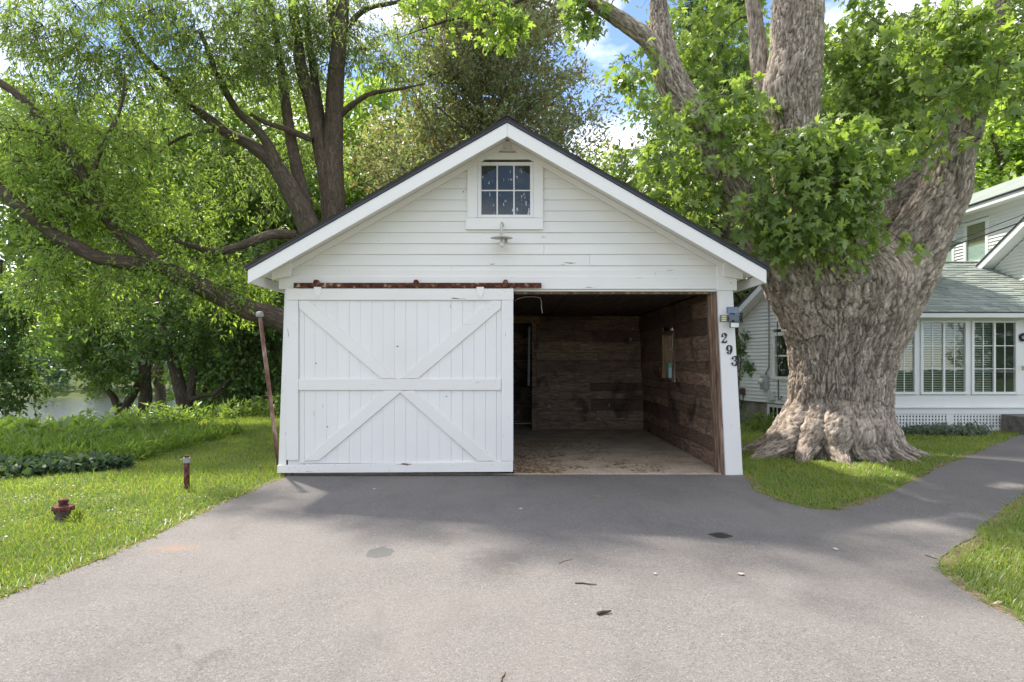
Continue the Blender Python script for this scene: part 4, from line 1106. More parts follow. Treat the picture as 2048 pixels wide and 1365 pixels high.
# ornament beside the door and the brass handle
mb = MB(); n_ = 18
c0 = P(2047, 675, HYF - 0.02); pts_ = [(c0.x + 0.065 * math.cos(i * 2 * math.pi / n_), c0.y, c0.z + 0.065 * math.sin(i * 2 * math.pi / n_)) for i in range(n_ + 1)]
mb.tube(pts_, 0.026, 8).build('door_ornament', BLACK, house, smooth=True)
MB().tube([P(2046, 733, HYF), P(2046, 733, HYF - 0.05), P(2046, 741, HYF - 0.05)], 0.014, 8).build('door_handle', mat_plain('brass', (0.35, 0.22, 0.08), 0.35, 0.6), house)
# porch roof
RY0, RZ0, RY1, RZ1 = 12.55, 2.475, 15.6, 3.97
def mat_shingle():
    m, nt, b = newmat("green_grey_shingle", 0.92, 0.2)
    g = node(nt, "ShaderNodeNewGeometry").outputs["Random Per Island"]
    c = ramp(nt, g, [(0.0, (0.19, 0.225, 0.195)), (0.5, (0.25, 0.285, 0.25)), (1.0, (0.31, 0.34, 0.30))])
    v = coords(nt)
    c = mixc(nt, ramp(nt, noise(nt, v, 90, 2), [(0.4, 0.0), (0.75, 0.5)]), c, (0.38, 0.40, 0.37))
    c = mixc(nt, ramp(nt, noise(nt, v, 1.2, 4), [(0.5, 0.0), (0.8, 0.5)]), c, (0.14, 0.16, 0.14))
    nt.links.new(c, b.inputs["Base Color"]); bump(nt, b, noise(nt, v, 120, 2), 0.4, 0.004)
    return m
SHINGLE_G = mat_shingle()
roof = MB().hexa([(X0 - 0.25, RY0, RZ0 - 0.03), (X1, RY0, RZ0 - 0.03), (X1, RY1, RZ1 - 0.03), (X0 - 0.25, RY1, RZ1 - 0.03), (X0 - 0.25, RY0, RZ0), (X1, RY0, RZ0), (X1, RY1, RZ1), (X0 - 0.25, RY1, RZ1)]).build('porch_roof', DRIP, house)
mb = MB(); nrow = 25
for k in range(nrow):
    t0, t1 = k / nrow, min(1.0, (k + 1.35) / nrow)
    ya, za, yb, zb = RY0 - 0.02 + (RY1 - RY0) * t0, RZ0 + (RZ1 - RZ0) * t0, RY0 + (RY1 - RY0) * t1, RZ0 + (RZ1 - RZ0) * t1
    x = X0 - 0.27 - (k % 2) * 0.16
    while x < X1:
        w_ = jr.choice((0.16, 0.22, 0.30, 0.38)); th_ = 0.010 + jr.choice((0.0, 0.012))
        mb.hexa([(x, ya, za + .002), (x + w_ - .006, ya, za + .002), (x + w_ - .006, yb, zb + .001), (x, yb, zb + .001), (x, ya, za + .004 + th_), (x + w_ - .006, ya, za + .004 + th_), (x + w_ - .006, yb, zb + .004), (x, yb, zb + .004)])
        x += w_
mb.build('shingles', SHINGLE_G, roof, kind='stuff')
MB().box(X0 - 0.25, X1, RY1 - 0.06, RY1 + 0.10, RZ1 + 0.004, RZ1 + 0.035).build('ridge_flashing', mat_plain('pale_flashing', (0.42, 0.45, 0.44), 0.6, 0.4), house, bevel=0.006)
gt = MB().prism([(0, 0), (0.10, 0.01), (0.11, 0.10), (0.0, 0.10)], 0, X1 - X0 + 0.25)
vv = [(X0 - 0.25 + y, RY0 + 0.10 - x, 2.355 + z) for x, y, z in gt.v]
gt.v = vv; gt.build('gutter', HOUSE_TRIM, house, bevel=0.006)
MB().box(X0 - 0.2, X1, RY0 + 0.11, HYF + 0.03, 2.40, 2.42).build('porch_soffit', HOUSE_TRIM, house)

def siding(poly, origin, ux, z_lo, z_hi, expo, nrm, name, parent, mat, thick=0.030):
    """lapped siding on a vertical wall; poly(z) -> list of (u0,u1) spans"""
    mb = MB(); o = Vector(origin); u = Vector(ux).normalized(); n = Vector(nrm).normalized()
    z = z_lo
    while z < z_hi - 0.01:
        z2 = min(z_hi, z + expo)
        sp0, sp1 = poly(z + 0.001), poly(z2 - 0.001)
        if len(sp0) != len(sp1): sp1 = sp0
        for (a, b_), (a2, b2) in zip(sp0, sp1):
            if b_ - a < 0.02: continue
            q = lambda uu, zz, dd: tuple(o + u * uu + n * dd + Vector((0, 0, zz)))
            mb.hexa([q(a, z, -0.02), q(b_, z, -0.02), q(b_, z, thick), q(a, z, thick), q(a2, z2, -0.02), q(b2, z2, -0.02), q(b2, z2, 0.001), q(a2, z2, 0.001)])
        z = z2
    return mb.build(name, mat, parent, kind='stuff')

# the left gable wall, running back from the porch corner
WA, WB = Vector((6.45, 12.92, 0)), Vector((5.70, 15.30, 0))
WU = (WB - WA).normalized(); WLn = (WB - WA).length; WN = Vector((-WU.y, WU.x, 0))
if WN.x > 0: WN = -WN
def wp(u, z, d=0.0): return WA + WU * u + WN * d + Vector((0, 0, z))
ZS = 0.50
def wing_top(u): return 2.42 + 0.62 * (WLn - u)      # rake rises toward the viewer
def wing_poly(z):
    u_end = WLn if z <= 2.42 else max(0.02, WLn - (z - 2.42) / 0.62)
    if 1.08 < z < 2.13: return [(0.0, 0.58), (1.32, u_end)]
    return [(0.0, u_end)]
siding(wing_poly, WA, WU, ZS, 3.85, 0.085, WN, 'wing_siding', house, HOUSE_WHITE)
def wbox(u0, u1, z0, z1, d0, d1, mb=None):
    mb = mb or MB()
    return mb.hexa([wp(u0, z0, d1), wp(u1, z0, d1), wp(u1, z0, d0), wp(u0, z0, d0), wp(u0, z1, d1), wp(u1, z1, d1), wp(u1, z1, d0), wp(u0, z1, d0)])
wbox(0.0, WLn, -0.1, ZS, -0.25, -0.022).build('foundation', FOUNDATION, house)
wbox(WLn - 0.04, WLn + 0.03, ZS, 2.44, -0.02, 0.024).build('corner_board', HOUSE_TRIM, house)
# rake overhang: soffit, fascia and black drip
def rk(u, off, d): return wp(u, wing_top(u) + off, d)
def rake(u0, u1, o0, o1, d0, d1):
    return MB().hexa([rk(u0, o0, d1), rk(u1, o0, d1), rk(u1, o0, d0), rk(u0, o0, d0), rk(u0, o1, d1), rk(u1, o1, d1), rk(u1, o1, d0), rk(u0, o1, d0)])
rake(-0.1, WLn + 0.35, 0.01, 0.03, -0.02, 0.30).build('rake_soffit', HOUSE_TRIM, house)
rake(-0.1, WLn + 0.37, -0.02, 0.13, 0.30, 0.325).build('rake_fascia', HOUSE_TRIM, house)
rake(-0.1, WLn + 0.40, 0.131, 0.165, -0.02, 0.34).build('rake_drip', DRIP, house)
rake(-0.1, WLn + 0.40, 0.166, 0.18, -4.0, 0.335).build('wing_roof', SHINGLE_G, house)
wf = wbox(0.58, 0.66, 1.08, 2.13, -0.03, 0.03); wbox(1.24, 1.32, 1.08, 2.13, -0.03, 0.03, wf); wbox(0.661, 1.239, 2.05, 2.13, -0.03, 0.03, wf); wbox(0.55, 1.35, 1.05, 1.12, -0.03, 0.05, wf)
ww = wf.build('wing_window', HOUSE_TRIM, house)
wbox(0.661, 1.239, 1.57, 1.61, -0.01, 0.015).build('meeting_rail', HOUSE_TRIM, ww)
wbox(0.661, 1.239, 1.121, 1.569, -0.005, -0.001).build('pane', GLASS, ww)
wbox(0.661, 1.239, 1.611, 2.049, 0.003, 0.007).build('pane', GLASS, ww)
wbox(0.60, 1.30, 1.08, 2.12, -0.35, -0.34).build('dark_room', ROOMDARK, house)
bf = wbox(1.00, 1.06, 0.14, 0.47, -0.03, 0.0); wbox(1.46, 1.52, 0.14, 0.47, -0.03, 0.0, bf); wbox(1.061, 1.459, 0.40, 0.47, -0.03, 0.0, bf); wbox(1.19, 1.215, 0.14, 0.40, -0.03, -0.005, bf); wbox(1.32, 1.345, 0.14, 0.40, -0.03, -0.005, bf)
bw = bf.build('basement_window', HOUSE_TRIM, house)
wbox(1.061, 1.459, 0.14, 0.40, -0.021, -0.018).build('pane', mat_plain('dark_glass', (0.02, 0.025, 0.025), 0.1, 0.6), bw)

# the upper storey, set back on the right
UX = 12.2
def up_poly(z):
    if 4.0 < z < 5.15: return [(0.0, 2.05), (2.90, 3.25), (4.10, 6.0)]
    return [(0.0, 6.0)]
siding(up_poly, (UX, 13.6, 0), (0, 1, 0), 3.4, 5.22, 0.085, (-1, 0, 0), 'upper_siding', house, HOUSE_WHITE)
for k, y0 in enumerate((15.65, 16.85)):
    f_ = MB().box(UX - 0.035, UX + 0.03, y0, y0 + 0.09, 4.0, 5.16).box(UX - 0.035, UX + 0.03, y0 + 0.76, y0 + 0.85, 4.0, 5.16).box(UX - 0.034, UX + 0.03, y0 + 0.0901, y0 + 0.7599, 5.07, 5.16).box(UX - 0.045, UX + 0.03, y0 + 0.0901, y0 + 0.7599, 4.0, 4.10)
    uw = f_.build('upper_window', HOUSE_TRIM, house)
    MB().box(UX - 0.012, UX - 0.009, y0 + 0.09, y0 + 0.76, 4.10, 5.07).build('pane', GLASS, uw)
    MB().box(UX + 0.004, UX + 0.008, y0 + 0.09, y0 + 0.76, 4.10, 4.52).build('half_shade', mat_plain('pale_shade', (0.55, 0.64, 0.60), 0.6, 0.3), uw)
    MB().box(UX + 0.006, UX + 0.010, y0 + 0.09, y0 + 0.76, 4.525, 5.07).build('curtain', mat_plain('tan_curtain', (0.40, 0.36, 0.24), 0.7, 0.2), uw)
MB().box(UX + 0.4, UX + 0.42, 13.7, 19.6, 3.4, 5.3).build('dark_room', ROOMDARK, house)
MB().box(UX - 0.32, UX, 13.4, 19.8, 5.36, 5.39).build('upper_soffit', HOUSE_TRIM, house)
MB().box(UX - 0.004, UX + 0.02, 13.4, 19.8, 5.22, 5.36).build('upper_frieze', HOUSE_TRIM, house)
MB().box(UX - 0.35, UX - 0.32, 13.4, 19.8, 5.34, 5.47).build('upper_fascia', HOUSE_TRIM, house, bevel=0.004)
MB().box(UX - 0.38, UX - 0.30, 13.35, 19.85, 5.471, 5.50).build('upper_drip', DRIP, house)
MB().hexa([(UX - 0.37, 13.3, 5.501), (UX + 2.0, 13.3, 6.60), (UX + 2.0, 19.9, 6.60), (UX - 0.37, 19.9, 5.501), (UX - 0.37, 13.3, 5.52), (UX + 2.0, 13.3, 6.62), (UX + 2.0, 19.9, 6.62), (UX - 0.37, 19.9, 5.52)]).build('upper_roof', SHINGLE_G, house)
# front gable whose rake runs out of the picture
FX = 11.9
def fg_poly(z):
    lo = 15.1 - (z - 3.75) / 0.62 if z > 3.75 else 15.1
    return [(0.0, max(0.03, lo - 12.95))]
siding(fg_poly, (FX, 12.95, 0), (0, 1, 0), 2.5, 5.0, 0.085, (-1, 0, 0), 'gable_siding', house, HOUSE_WHITE)
def fr_(y, o, x): return (x, y, 3.78 + 0.62 * (15.1 - y) + o)
def frk(o0, o1, x0, x1):
    return MB().hexa([fr_(12.9, o0, x0), fr_(15.4, o0, x0), fr_(15.4, o0, x1), fr_(12.9, o0, x1), fr_(12.9, o1, x0), fr_(15.4, o1, x0), fr_(15.4, o1, x1), fr_(12.9, o1, x1)])
frk(0.0, 0.02, FX - 0.30, FX).build('gable_soffit', HOUSE_TRIM, house)
frk(-0.03, 0.13, FX - 0.325, FX - 0.301).build('gable_fascia', HOUSE_TRIM, house)
frk(0.131, 0.165, FX - 0.34, FX - 0.25).build('gable_drip', DRIP, house)
frk(0.166, 0.185, FX - 0.34, FX + 2.0).build('gable_roof', SHINGLE_G, house)

# utility gear
meter = thing("electric_meter", "grey electric meter box on the side wall of the house", "meter", wp(1.5, 0.75))
wbox(1.42, 1.62, 0.80, 1.14, 0.016, 0.13).build('box', METERGREY, meter, bevel=0.008)
MB().lathe([(0.075, 0), (0.075, 0.05), (0.06, 0.08), (0.02, 0.095)], 18, wp(1.55, 1.0, 0.13), WN).build('dial', mat_plain('meter_dial', (0.7, 0.7, 0.68), 0.25, 0.5), meter, smooth=True)
MB().tube([wp(1.50, 1.14, .07), wp(1.49, 1.22, .05), wp(1.42, 1.32, .04), wp(1.42, 1.9, .04), wp(1.43, 2.9, .04)], [0.03, 0.018, 0.017, 0.017, 0.017], 8).build('conduit', mat_plain('grey_cable', (0.33, 0.32, 0.30), 0.7, 0.3), meter, smooth=True)
wbox(1.24, 1.42, 0.56, 0.78, 0.016, 0.10).build('lower_box', mat_plain('white_box', (0.62, 0.63, 0.62), 0.5, 0.4), meter, bevel=0.01)
MB().tube([wp(1.15, 2.6, .025), wp(1.16, 1.8, .03), wp(1.13, 1.2, .03), wp(1.12, 0.72, .035), wp(1.10, 0.60, .05), wp(1.02, 0.60, .06), wp(1.0, 0.68, .05)], 0.011, 6).build('cable', BLACK, meter, smooth=True)
jb = thing("junction_box", "small brown junction box low on the far house corner", "box", wp(2.33, 0.55))
wbox(2.26, 2.40, 0.64, 0.80, 0.016, 0.08).build('box', mat_plain('brown_metal', (0.10, 0.065, 0.05), 0.7, 0.3), jb, bevel=0.005)
MB().tube([wp(2.33, 0.64, .04), wp(2.33, 0.50, .04)], 0.012, 6).build('stub', mat_plain('brown_pipe', (0.10, 0.065, 0.05), 0.7, 0.3), jb)
stp = MB().box(HX(2029, 12.5), HX(2110, 12.5), 12.05, 12.85, -0.02, 0.36)
stp.build('concrete_step', CONCRETE, None, bevel=0.012, label="weathered grey concrete step at the right end of the porch", cat="step")
for i, (pa_, pb_, lab, sag) in enumerate(((P(1800, 520, 12.2), P(2300, 322, 9.0), "topmost black utility wire running from the maple to the right", 0.06), (P(1800, 522, 12.2), P(2300, 338, 9.0), "thick middle black utility wire in front of the upper window", 0.10), (P(1780, 530, 12.4), P(2300, 350, 9.0), "lowest thin black utility wire crossing the upper window", 0.05))):
    pts_ = [pa_.lerp(pb_, t / 12) + Vector((0, 0, -sag * 4 * (t / 12) * (1 - t / 12))) for t in range(13)]
    MB().tube(pts_, (0.006, 0.010, 0.006)[i], 6).build('utility_wire', BLACK, None, smooth=True, label=lab, cat="wire", group="utility wires")

# ------------------------------------------------------------------ the great maple
mp_ = thing("maple_tree", "huge old maple with a swollen rough trunk between garage and house", "tree", (5.06, 9.9, 0))
TYm = 9.9
def tp(px, py, Y=TYm): return P(px, py, Y)
k_ = TYm / F
outl = [(918, 1588, 1772), (900, 1588, 1772), (880, 1588, 1773), (850, 1587, 1772), (800, 1588, 1771), (750, 1589, 1776), (700, 1584, 1788), (650, 1568, 1810), (600, 1550, 1824), (565, 1546, 1822), (535, 1553, 1792), (505, 1566, 1756), (480, 1590, 1718), (462, 1625, 1680)]
def flare(z, th):
    # buttress roots spread out near the ground
    f_ = np.zeros_like(z + th)
    for a, w_, h_ in ((math.pi * 0.62, 0.26, 0.62), (math.pi * 0.86, 0.20, 0.36), (math.pi * 1.05, 0.22, 0.45), (math.pi * 1.30, 0.26, 0.50), (math.pi * 0.25, 0.3, 0.4), (math.pi * 1.75, 0.3, 0.4)):
        d = np.angle(np.exp(1j * (th - a)))
        f_ = f_ + h_ * np.exp(-(d / w_) ** 2)
    zz_ = np.maximum(z, -0.1)
    return 1 + (0.35 * f_ + 0.03) * np.exp(-zz_ / 0.22) + 0.32 * f_ * np.exp(-zz_ / 0.55)
me, tC, tR = bark_tube('trunk', [tp((a + b_) / 2, y) for y, a, b_ in outl], [(b_ - a) / 2 * k_ for y, a, b_ in outl], 440, 0.017, 0.044, 13.0, 3, flare, 0.85, 0.05, (0.062, 0.30))
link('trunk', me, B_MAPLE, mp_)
# buttress roots running out into the lawn
for i, (az_, ln_, r0_) in enumerate(((198, 1.62, 0.30), (222, 1.35, 0.26), (248, 1.25, 0.28), (275, 1.15, 0.26), (300, 1.25, 0.28), (332, 1.30, 0.27), (160, 1.4, 0.28), (20, 1.3, 0.3))):
    a_ = math.radians(az_); c_, s_ = math.cos(a_), math.sin(a_) * 0.85
    o_ = Vector((5.06 + 0.16, 9.9, 0))
    pts_ = [o_ + Vector((c_ * 0.45, s_ * 0.45, 0.75)), o_ + Vector((c_ * 0.74, s_ * 0.74, 0.34)), o_ + Vector((c_ * ln_ * 0.72, s_ * ln_ * 0.72, 0.10)), o_ + Vector((c_ * ln_ * 0.92 - s_ * 0.08, s_ * ln_ * 0.92 + c_ * 0.08, 0.0)), o_ + Vector((c_ * ln_ * 1.12 - s_ * 0.16, s_ * ln_ * 1.12 + c_ * 0.16, -0.09))]
    me, C, R = bark_tube('root', pts_, [r0_, r0_ * 0.85, r0_ * 0.55, r0_ * 0.36, r0_ * 0.2], 48, 0.028, 0.022, 12.0, 60 + i * 3, None, 1.0, 0.16, (0.05, 0.14))
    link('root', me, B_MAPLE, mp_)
limb_specs = [
    # left limb: rises to the upper left, forks at the top
    ([(1625, 660, 9.75), (1590, 575, 9.65), (1552, 510, 9.55), (1512, 458, 9.5), (1482, 400, 9.5), (1445, 345, 9.5), (1415, 270, 9.55), (1372, 210, 9.6), (1338, 150, 9.65), (1322, 90, 9.7), (1318, 20, 9.8), (1312, -80, 9.9)], [0.40, 0.46, 0.40, 0.29, 0.22, 0.21, 0.22, 0.25, 0.23, 0.19, 0.13, 0.10], 110),
    ([(1330, 130, 9.65), (1295, 80, 9.6), (1240, 40, 9.5), (1180, 0, 9.4), (1110, -60, 9.3)], [0.15, 0.14, 0.12, 0.10, 0.07], 40),
    # middle trunk
    ([(1660, 580, 9.9), (1630, 480, 9.85), (1600, 380, 9.8), (1588, 300, 9.8), (1588, 240, 9.8), (1582, 180, 9.8), (1592, 110, 9.8), (1594, 40, 9.8), (1598, -60, 9.8)], [0.75, 0.52, 0.40, 0.33, 0.37, 0.43, 0.39, 0.38, 0.37], 150),
    ([(1600, 330, 10.1), (1555, 240, 10.3), (1522, 150, 10.4), (1515, 80, 10.5), (1500, -40, 10.6)], [0.2, 0.17, 0.14, 0.13, 0.11], 40),
    # right limb
    ([(1725, 680, 9.85), (1772, 600, 9.75), (1815, 520, 9.62), (1852, 450, 9.55), (1884, 390, 9.5), (1893, 350, 9.5), (1908, 300, 9.5), (1935, 220, 9.5), (1965, 140, 9.5), (1988, 60, 9.5), (2015, -60, 9.5)], [0.48, 0.54, 0.48, 0.40, 0.365, 0.35, 0.305, 0.27, 0.235, 0.20, 0.17], 150),
    # inner right limb that leans behind the right one
    ([(1700, 560, 10.1), (1748, 465, 10.15), (1790, 405, 10.2), (1830, 362, 10.3), (1880, 300, 10.6), (1900, 200, 11.0), (1890, 60, 11.3)], [0.5, 0.30, 0.24, 0.20, 0.19, 0.17, 0.13], 80),
]
mn, mr = [tC[::12]], [tR[::12] * 0.4]
for i, (pp, rr_, ns_) in enumerate(limb_specs):
    me, C, R = bark_tube('limb', [tp(*q) for q in pp], rr_, ns_, 0.026 if ns_ > 60 else 0.05, 0.030 if ns_ > 60 else 0.014, 11.0, 20 + i * 7, None, 1.0, 0.10, (0.055, 0.24))
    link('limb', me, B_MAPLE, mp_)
    mn.append(C[len(C) // 6::4]); mr.append(R[len(C) // 6::4])
# a dark knot where a limb once was, on the right limb's edge
mn, mr = np.vstack(mn), np.concatenate(mr)
rng = np.random.default_rng(21)
front = [E(1640, 350, 8.55, 120, 90, 0.5, 1.4), E(1690, 275, 8.7, 110, 60, 0.5, 1.0), E(1545, 440, 8.6, 60, 55, 0.4, 1.0), E(1665, 450, 8.5, 100, 55, 0.4, 1.3), E(1760, 350, 8.5, 40, 50, 0.3, 0.8), E(1580, 270, 8.9, 80, 50, 0.4, 0.8), E(1800, 490, 8.5, 28, 18, 0.15, 0.6)]
mid = [E(1390, 300, 9.2, 110, 110, 0.7, 1.2), E(1320, 390, 9.6, 80, 80, 0.6), E(1490, 240, 9.3, 70, 80, 0.5, 0.8), E(1420, 80, 12.0, 110, 80, 0.8, 0.9), E(1450, 210, 9.1, 90, 60, 0.5, 0.7), E(1310, 260, 9.6, 40, 70, 0.5, 0.5), E(1530, 490, 8.6, 34, 34, 0.3, 0.8)]
top = [E(1715, 170, 11.4, 70, 100, 0.7, 0.9), E(1800, 300, 11.6, 50, 60, 0.6, 0.8), E(1850, 262, 8.5, 80, 45, 0.35, 0.9), E(1960, 290, 8.6, 40, 40, 0.3, 0.5), E(1880, 95, 8.9, 150, 90, 0.6, 1.1), E(1790, 120, 11.0, 150, 110, 1.0, 1.0), E(1720, 60, 10.9, 120, 90, 1.0, 0.9), E(1890, 30, 8.6, 110, 60, 0.6, 0.8), E(2000, 150, 8.2, 60, 80, 0.5, 1.0), E(1860, 190, 8.6, 70, 50, 0.4, 0.9), E(1480, 10, 13.0, 150, 60, 0.9, 0.7), E(2080, 80, 9.0, 100, 140, 0.8), E(1770, 200, 10.6, 100, 80, 0.7)]
left_hang = [E(1190, 15, 9.4, 60, 35, 0.4, 0.7), E(1275, 120, 9.5, 26, 50, 0.3, 0.5)]
above = [(np.array([7.5, 8.6, 10.2]), np.array([3.6, 2.6, 1.5]), 0.4), (np.array([3.4, 13.4, 10.9]), np.array([2.0, 1.4, 0.9]), 0.4), (np.array([-4.6, 11.0, 9.7]), np.array([1.4, 0.7, 0.5]), 0.9), (np.array([-3.0, 10.5, 9.7]), np.array([1.6, 0.6, 0.5]), 0.9), (np.array([-1.6, 10.0, 9.7]), np.array([1.3, 0.6, 0.5]), 0.7), (np.array([-3.6, 12.3, 9.9]), np.array([2.2, 0.5, 0.5]), 0.6), (np.array([-5.9, 11.7, 9.3]), np.array([1.6, 0.8, 0.5]), 0.8)]  # unseen clusters above the view, placed for the dappled shade on the driveway
c1 = np.vstack([in_ells(rng, front, 112), in_ells(rng, mid, 95), in_ells(rng, top, 250), in_ells(rng, left_hang, 14)])
foliage(rng, mp_, mn, mr, c1, L_MAPLE, (MAPLE_V, MAPLE_F), 5, 6, 0.32, 0.13, None, 0.55, 0.45, B_TWIG, 0.0035, 0.05, 'foliage')
foliage(rng, mp_, mn, mr, in_ells(rng, above, 165), L_MAPLE, (MAPLE_V, MAPLE_F), 6, 6, 0.55, 0.17, None, 0.4, 0.65, B_TWIG, 0.005, 0.10, 'upper_foliage')
# a leafy branch of the maple that reaches over the garage ridge
bC = [P(1180, -60, 9.6), P(1100, -30, 9.8), P(1030, 5, 10.0), P(950, 28, 10.1), P(875, 48, 10.2), P(800, 75, 10.2)]
me, C, R = bark_tube('limb', bC, [0.055, 0.045, 0.035, 0.026, 0.018, 0.008], 12, 0.08, 0.004, 10, 4)
link('limb', me, B_DARK, mp_)
foliage(rng, mp_, C, R, in_ells(rng, [E(960, 25, 10.0, 100, 35, 0.6), E(880, 10, 10.1, 80, 30, 0.6), E(1020, 45, 10.0, 30, 35, 0.3)], 46), L_LIME, (MAPLE_V, MAPLE_F), 4, 5, 0.26, 0.10, None, 0.5, 0.65, B_TWIG, 0.0035, 0.05, 'overhanging_foliage')

# ------------------------------------------------------------------ trees to the left of and behind the garage
def limbs(parent, specs, mat, ns=20, step=0.12, amp=0.016, seed=0, first='trunk'):
    N, R_ = [], []
    for i, (pp, rr_) in enumerate(specs):
        pts_ = [P(*q) if len(q) == 3 else Vector(q[:3]) for q in pp]
        me, C, R = bark_tube(first if i == 0 else 'limb', pts_, rr_, ns, step, amp, 12.0, seed + 5 * i)
        link(first if i == 0 else 'limb', me, mat, parent)
        N.append(C[::2]); R_.append(R[::2])
    return np.vstack(N), np.concatenate(R_)

wl = thing("willow_tree", "many stemmed willow rising behind the left slope of the garage roof", "tree", (-4.9, 17.0, 0))
Yw = 17.0
specs = [
    ([(676, 800, 17), (672, 600, 17), (668, 422, 17), (666, 308, 17), (672, 154, 17), (680, 80, 17), (688, -20, 17), (700, -160, 17)], [0.50, 0.40, 0.33, 0.29, 0.24, 0.21, 0.18, 0.12]),
    ([(674, 75, 17), (664, 30, 17), (656, -40, 17)], [0.16, 0.13, 0.10]),
    ([(668, 470, 17), (658, 380, 17), (646, 317, 17), (624, 211, 17), (602, 132, 17), (585, 0, 17), (575, -120, 17)], [0.30, 0.26, 0.24, 0.20, 0.17, 0.14, 0.10]),
    ([(654, 330, 17.2), (640, 240, 17.3), (629, 154, 17.4), (616, 66, 17.4), (606, -60, 17.4)], [0.16, 0.15, 0.13, 0.11, 0.07]),
    ([(650, 700, 16.6), (635, 520, 16.6), (612, 440, 16.6), (585, 387, 16.5), (545, 325, 16.4), (500, 290, 16.3), (457, 268, 16.2), (410, 232, 16.1), (365, 198, 16.0), (325, 150, 15.9), (286, 110, 15.8), (230, 30, 15.6)], [0.40, 0.36, 0.31, 0.27, 0.21, 0.17, 0.145, 0.13, 0.115, 0.10, 0.09, 0.06]),
    ([(618, 450, 16.7), (600, 370, 16.8), (584, 290, 16.9), (570, 200, 17.0), (558, 110, 17.0), (540, 0, 17.0)], [0.22, 0.19, 0.165, 0.14, 0.11, 0.08]),
    ([(572, 372, 16.4), (536, 290, 16.3), (505, 250, 16.2), (484, 233, 16.1), (455, 190, 16.0), (430, 140, 15.9), (400, 60, 15.8)], [0.18, 0.14, 0.12, 0.11, 0.10, 0.085, 0.06]),
    ([(457, 266, 16.2), (420, 262, 16.0), (370, 272, 15.8), (325, 300, 15.7), (300, 345, 15.6), (290, 400, 15.5)], [0.07, 0.06, 0.05, 0.04, 0.03, 0.02]),
    ([(680, 230, 17.0), (712, 205, 16.8), (745, 186, 16.6), (790, 180, 16.4), (850, 168, 16.2)], [0.10, 0.085, 0.07, 0.055, 0.03]),
    ([(624, 280, 16.8), (580, 262, 16.6), (530, 245, 16.4), (500, 228, 16.2)], [0.10, 0.09, 0.07, 0.05]),
    ([(690, 60, 17), (730, 20, 16.8), (790, 5, 16.6), (850, -10, 16.4)], [0.10, 0.08, 0.06, 0.04]),
]
N, R_ = limbs(wl, specs, B_DARK, 26, 0.10, 0.016, 100)
rng = np.random.default_rng(5)
ew = [E(330, 60, 14.8, 210, 110, 1.6, 1.1), E(120, 80, 14.6, 150, 110, 1.4, 1.1), E(480, 110, 15.6, 120, 110, 1.3), E(560, 60, 17, 110, 110, 1.4), E(650, 60, 17.4, 90, 110, 1.2, 0.8), E(250, 210, 15.2, 180, 90, 1.2), E(440, 320, 16.0, 90, 60, 0.9, 0.6), E(760, 70, 17, 80, 90, 1.2, 0.8), E(400, -60, 15.5, 300, 80, 1.8, 0.9), E(90, 250, 15, 110, 80, 1.1, 0.8), E(560, 330, 17.5, 80, 100, 0.8, 0.5), E(640, 180, 18.2, 80, 120, 0.8, 0.5)]
foliage(rng, wl, N, R_, in_ells(rng, ew, 650), L_WILLOW, (DIA_V, DIA_F), 6, 11, 0.55, 0.135, 0.28, 0.75, 0.45, B_TWIG, 0.005, 0.05)

ln = thing("leaning_tree", "dark tree leaning far left from behind the garage over the lawn", "tree", (-3.6, 15.6, 0))
specs = [
    ([(690, 760, 15.8), (640, 690, 15.6), (560, 640, 15.2), (500, 622, 14.8), (457, 600, 14.6), (400, 572, 14.3), (343, 545, 14.1), (300, 512, 13.9), (260, 478, 13.8), (220, 440, 13.7), (176, 383, 13.5), (150, 325, 13.4), (105, 273, 13.3), (44, 198, 13.1), (-40, 140, 13.0)], [0.42, 0.34, 0.28, 0.26, 0.25, 0.235, 0.22, 0.19, 0.175, 0.165, 0.155, 0.14, 0.12, 0.10, 0.07]),
    ([(330, 538, 14.1), (270, 527, 13.8), (200, 517, 13.5), (150, 492, 13.3), (110, 470, 13.2), (44, 418, 13.0), (0, 378, 12.9), (-60, 330, 12.8)], [0.19, 0.175, 0.165, 0.16, 0.15, 0.14, 0.12, 0.09]),
    ([(150, 492, 13.3), (120, 430, 13.4), (60, 405, 13.5), (0, 400, 13.5)], [0.06, 0.05, 0.04, 0.03]),
    ([(590, 470, 15.6), (540, 470, 15.2), (480, 492, 14.9), (430, 505, 14.7), (380, 490, 14.5), (330, 478, 14.3)], [0.13, 0.12, 0.11, 0.10, 0.07, 0.05]),
    ([(176, 383, 13.5), (200, 300, 13.5), (240, 220, 13.6), (250, 140, 13.6)], [0.08, 0.06, 0.045, 0.03]),
    ([(105, 273, 13.3), (60, 262, 13.0), (0, 255, 12.8)], [0.05, 0.04, 0.03]),
]
N, R_ = limbs(ln, specs, B_DARK, 24, 0.09, 0.018, 300)
rng = np.random.default_rng(6)
el = [E(120, 400, 13.6, 140, 110, 1.1), E(60, 300, 13.2, 100, 100, 1.0), E(250, 420, 14.0, 120, 90, 1.0), E(380, 520, 14.4, 110, 70, 0.9), E(180, 560, 13.6, 130, 70, 0.9, 1.1), E(60, 540, 13.2, 90, 60, 0.9, 0.8), E(480, 580, 15, 70, 70, 0.7), E(200, 300, 13.6, 110, 90, 1.0, 0.8), E(400, 400, 15.2, 90, 80, 0.8, 0.6)]
foliage(rng, ln, N, R_, in_ells(rng, el, 340), L_LIME, (DIA_V, DIA_F), 6, 11, 0.50, 0.125, 0.36, 0.5, 0.5, B_TWIG, 0.005, 0.06)

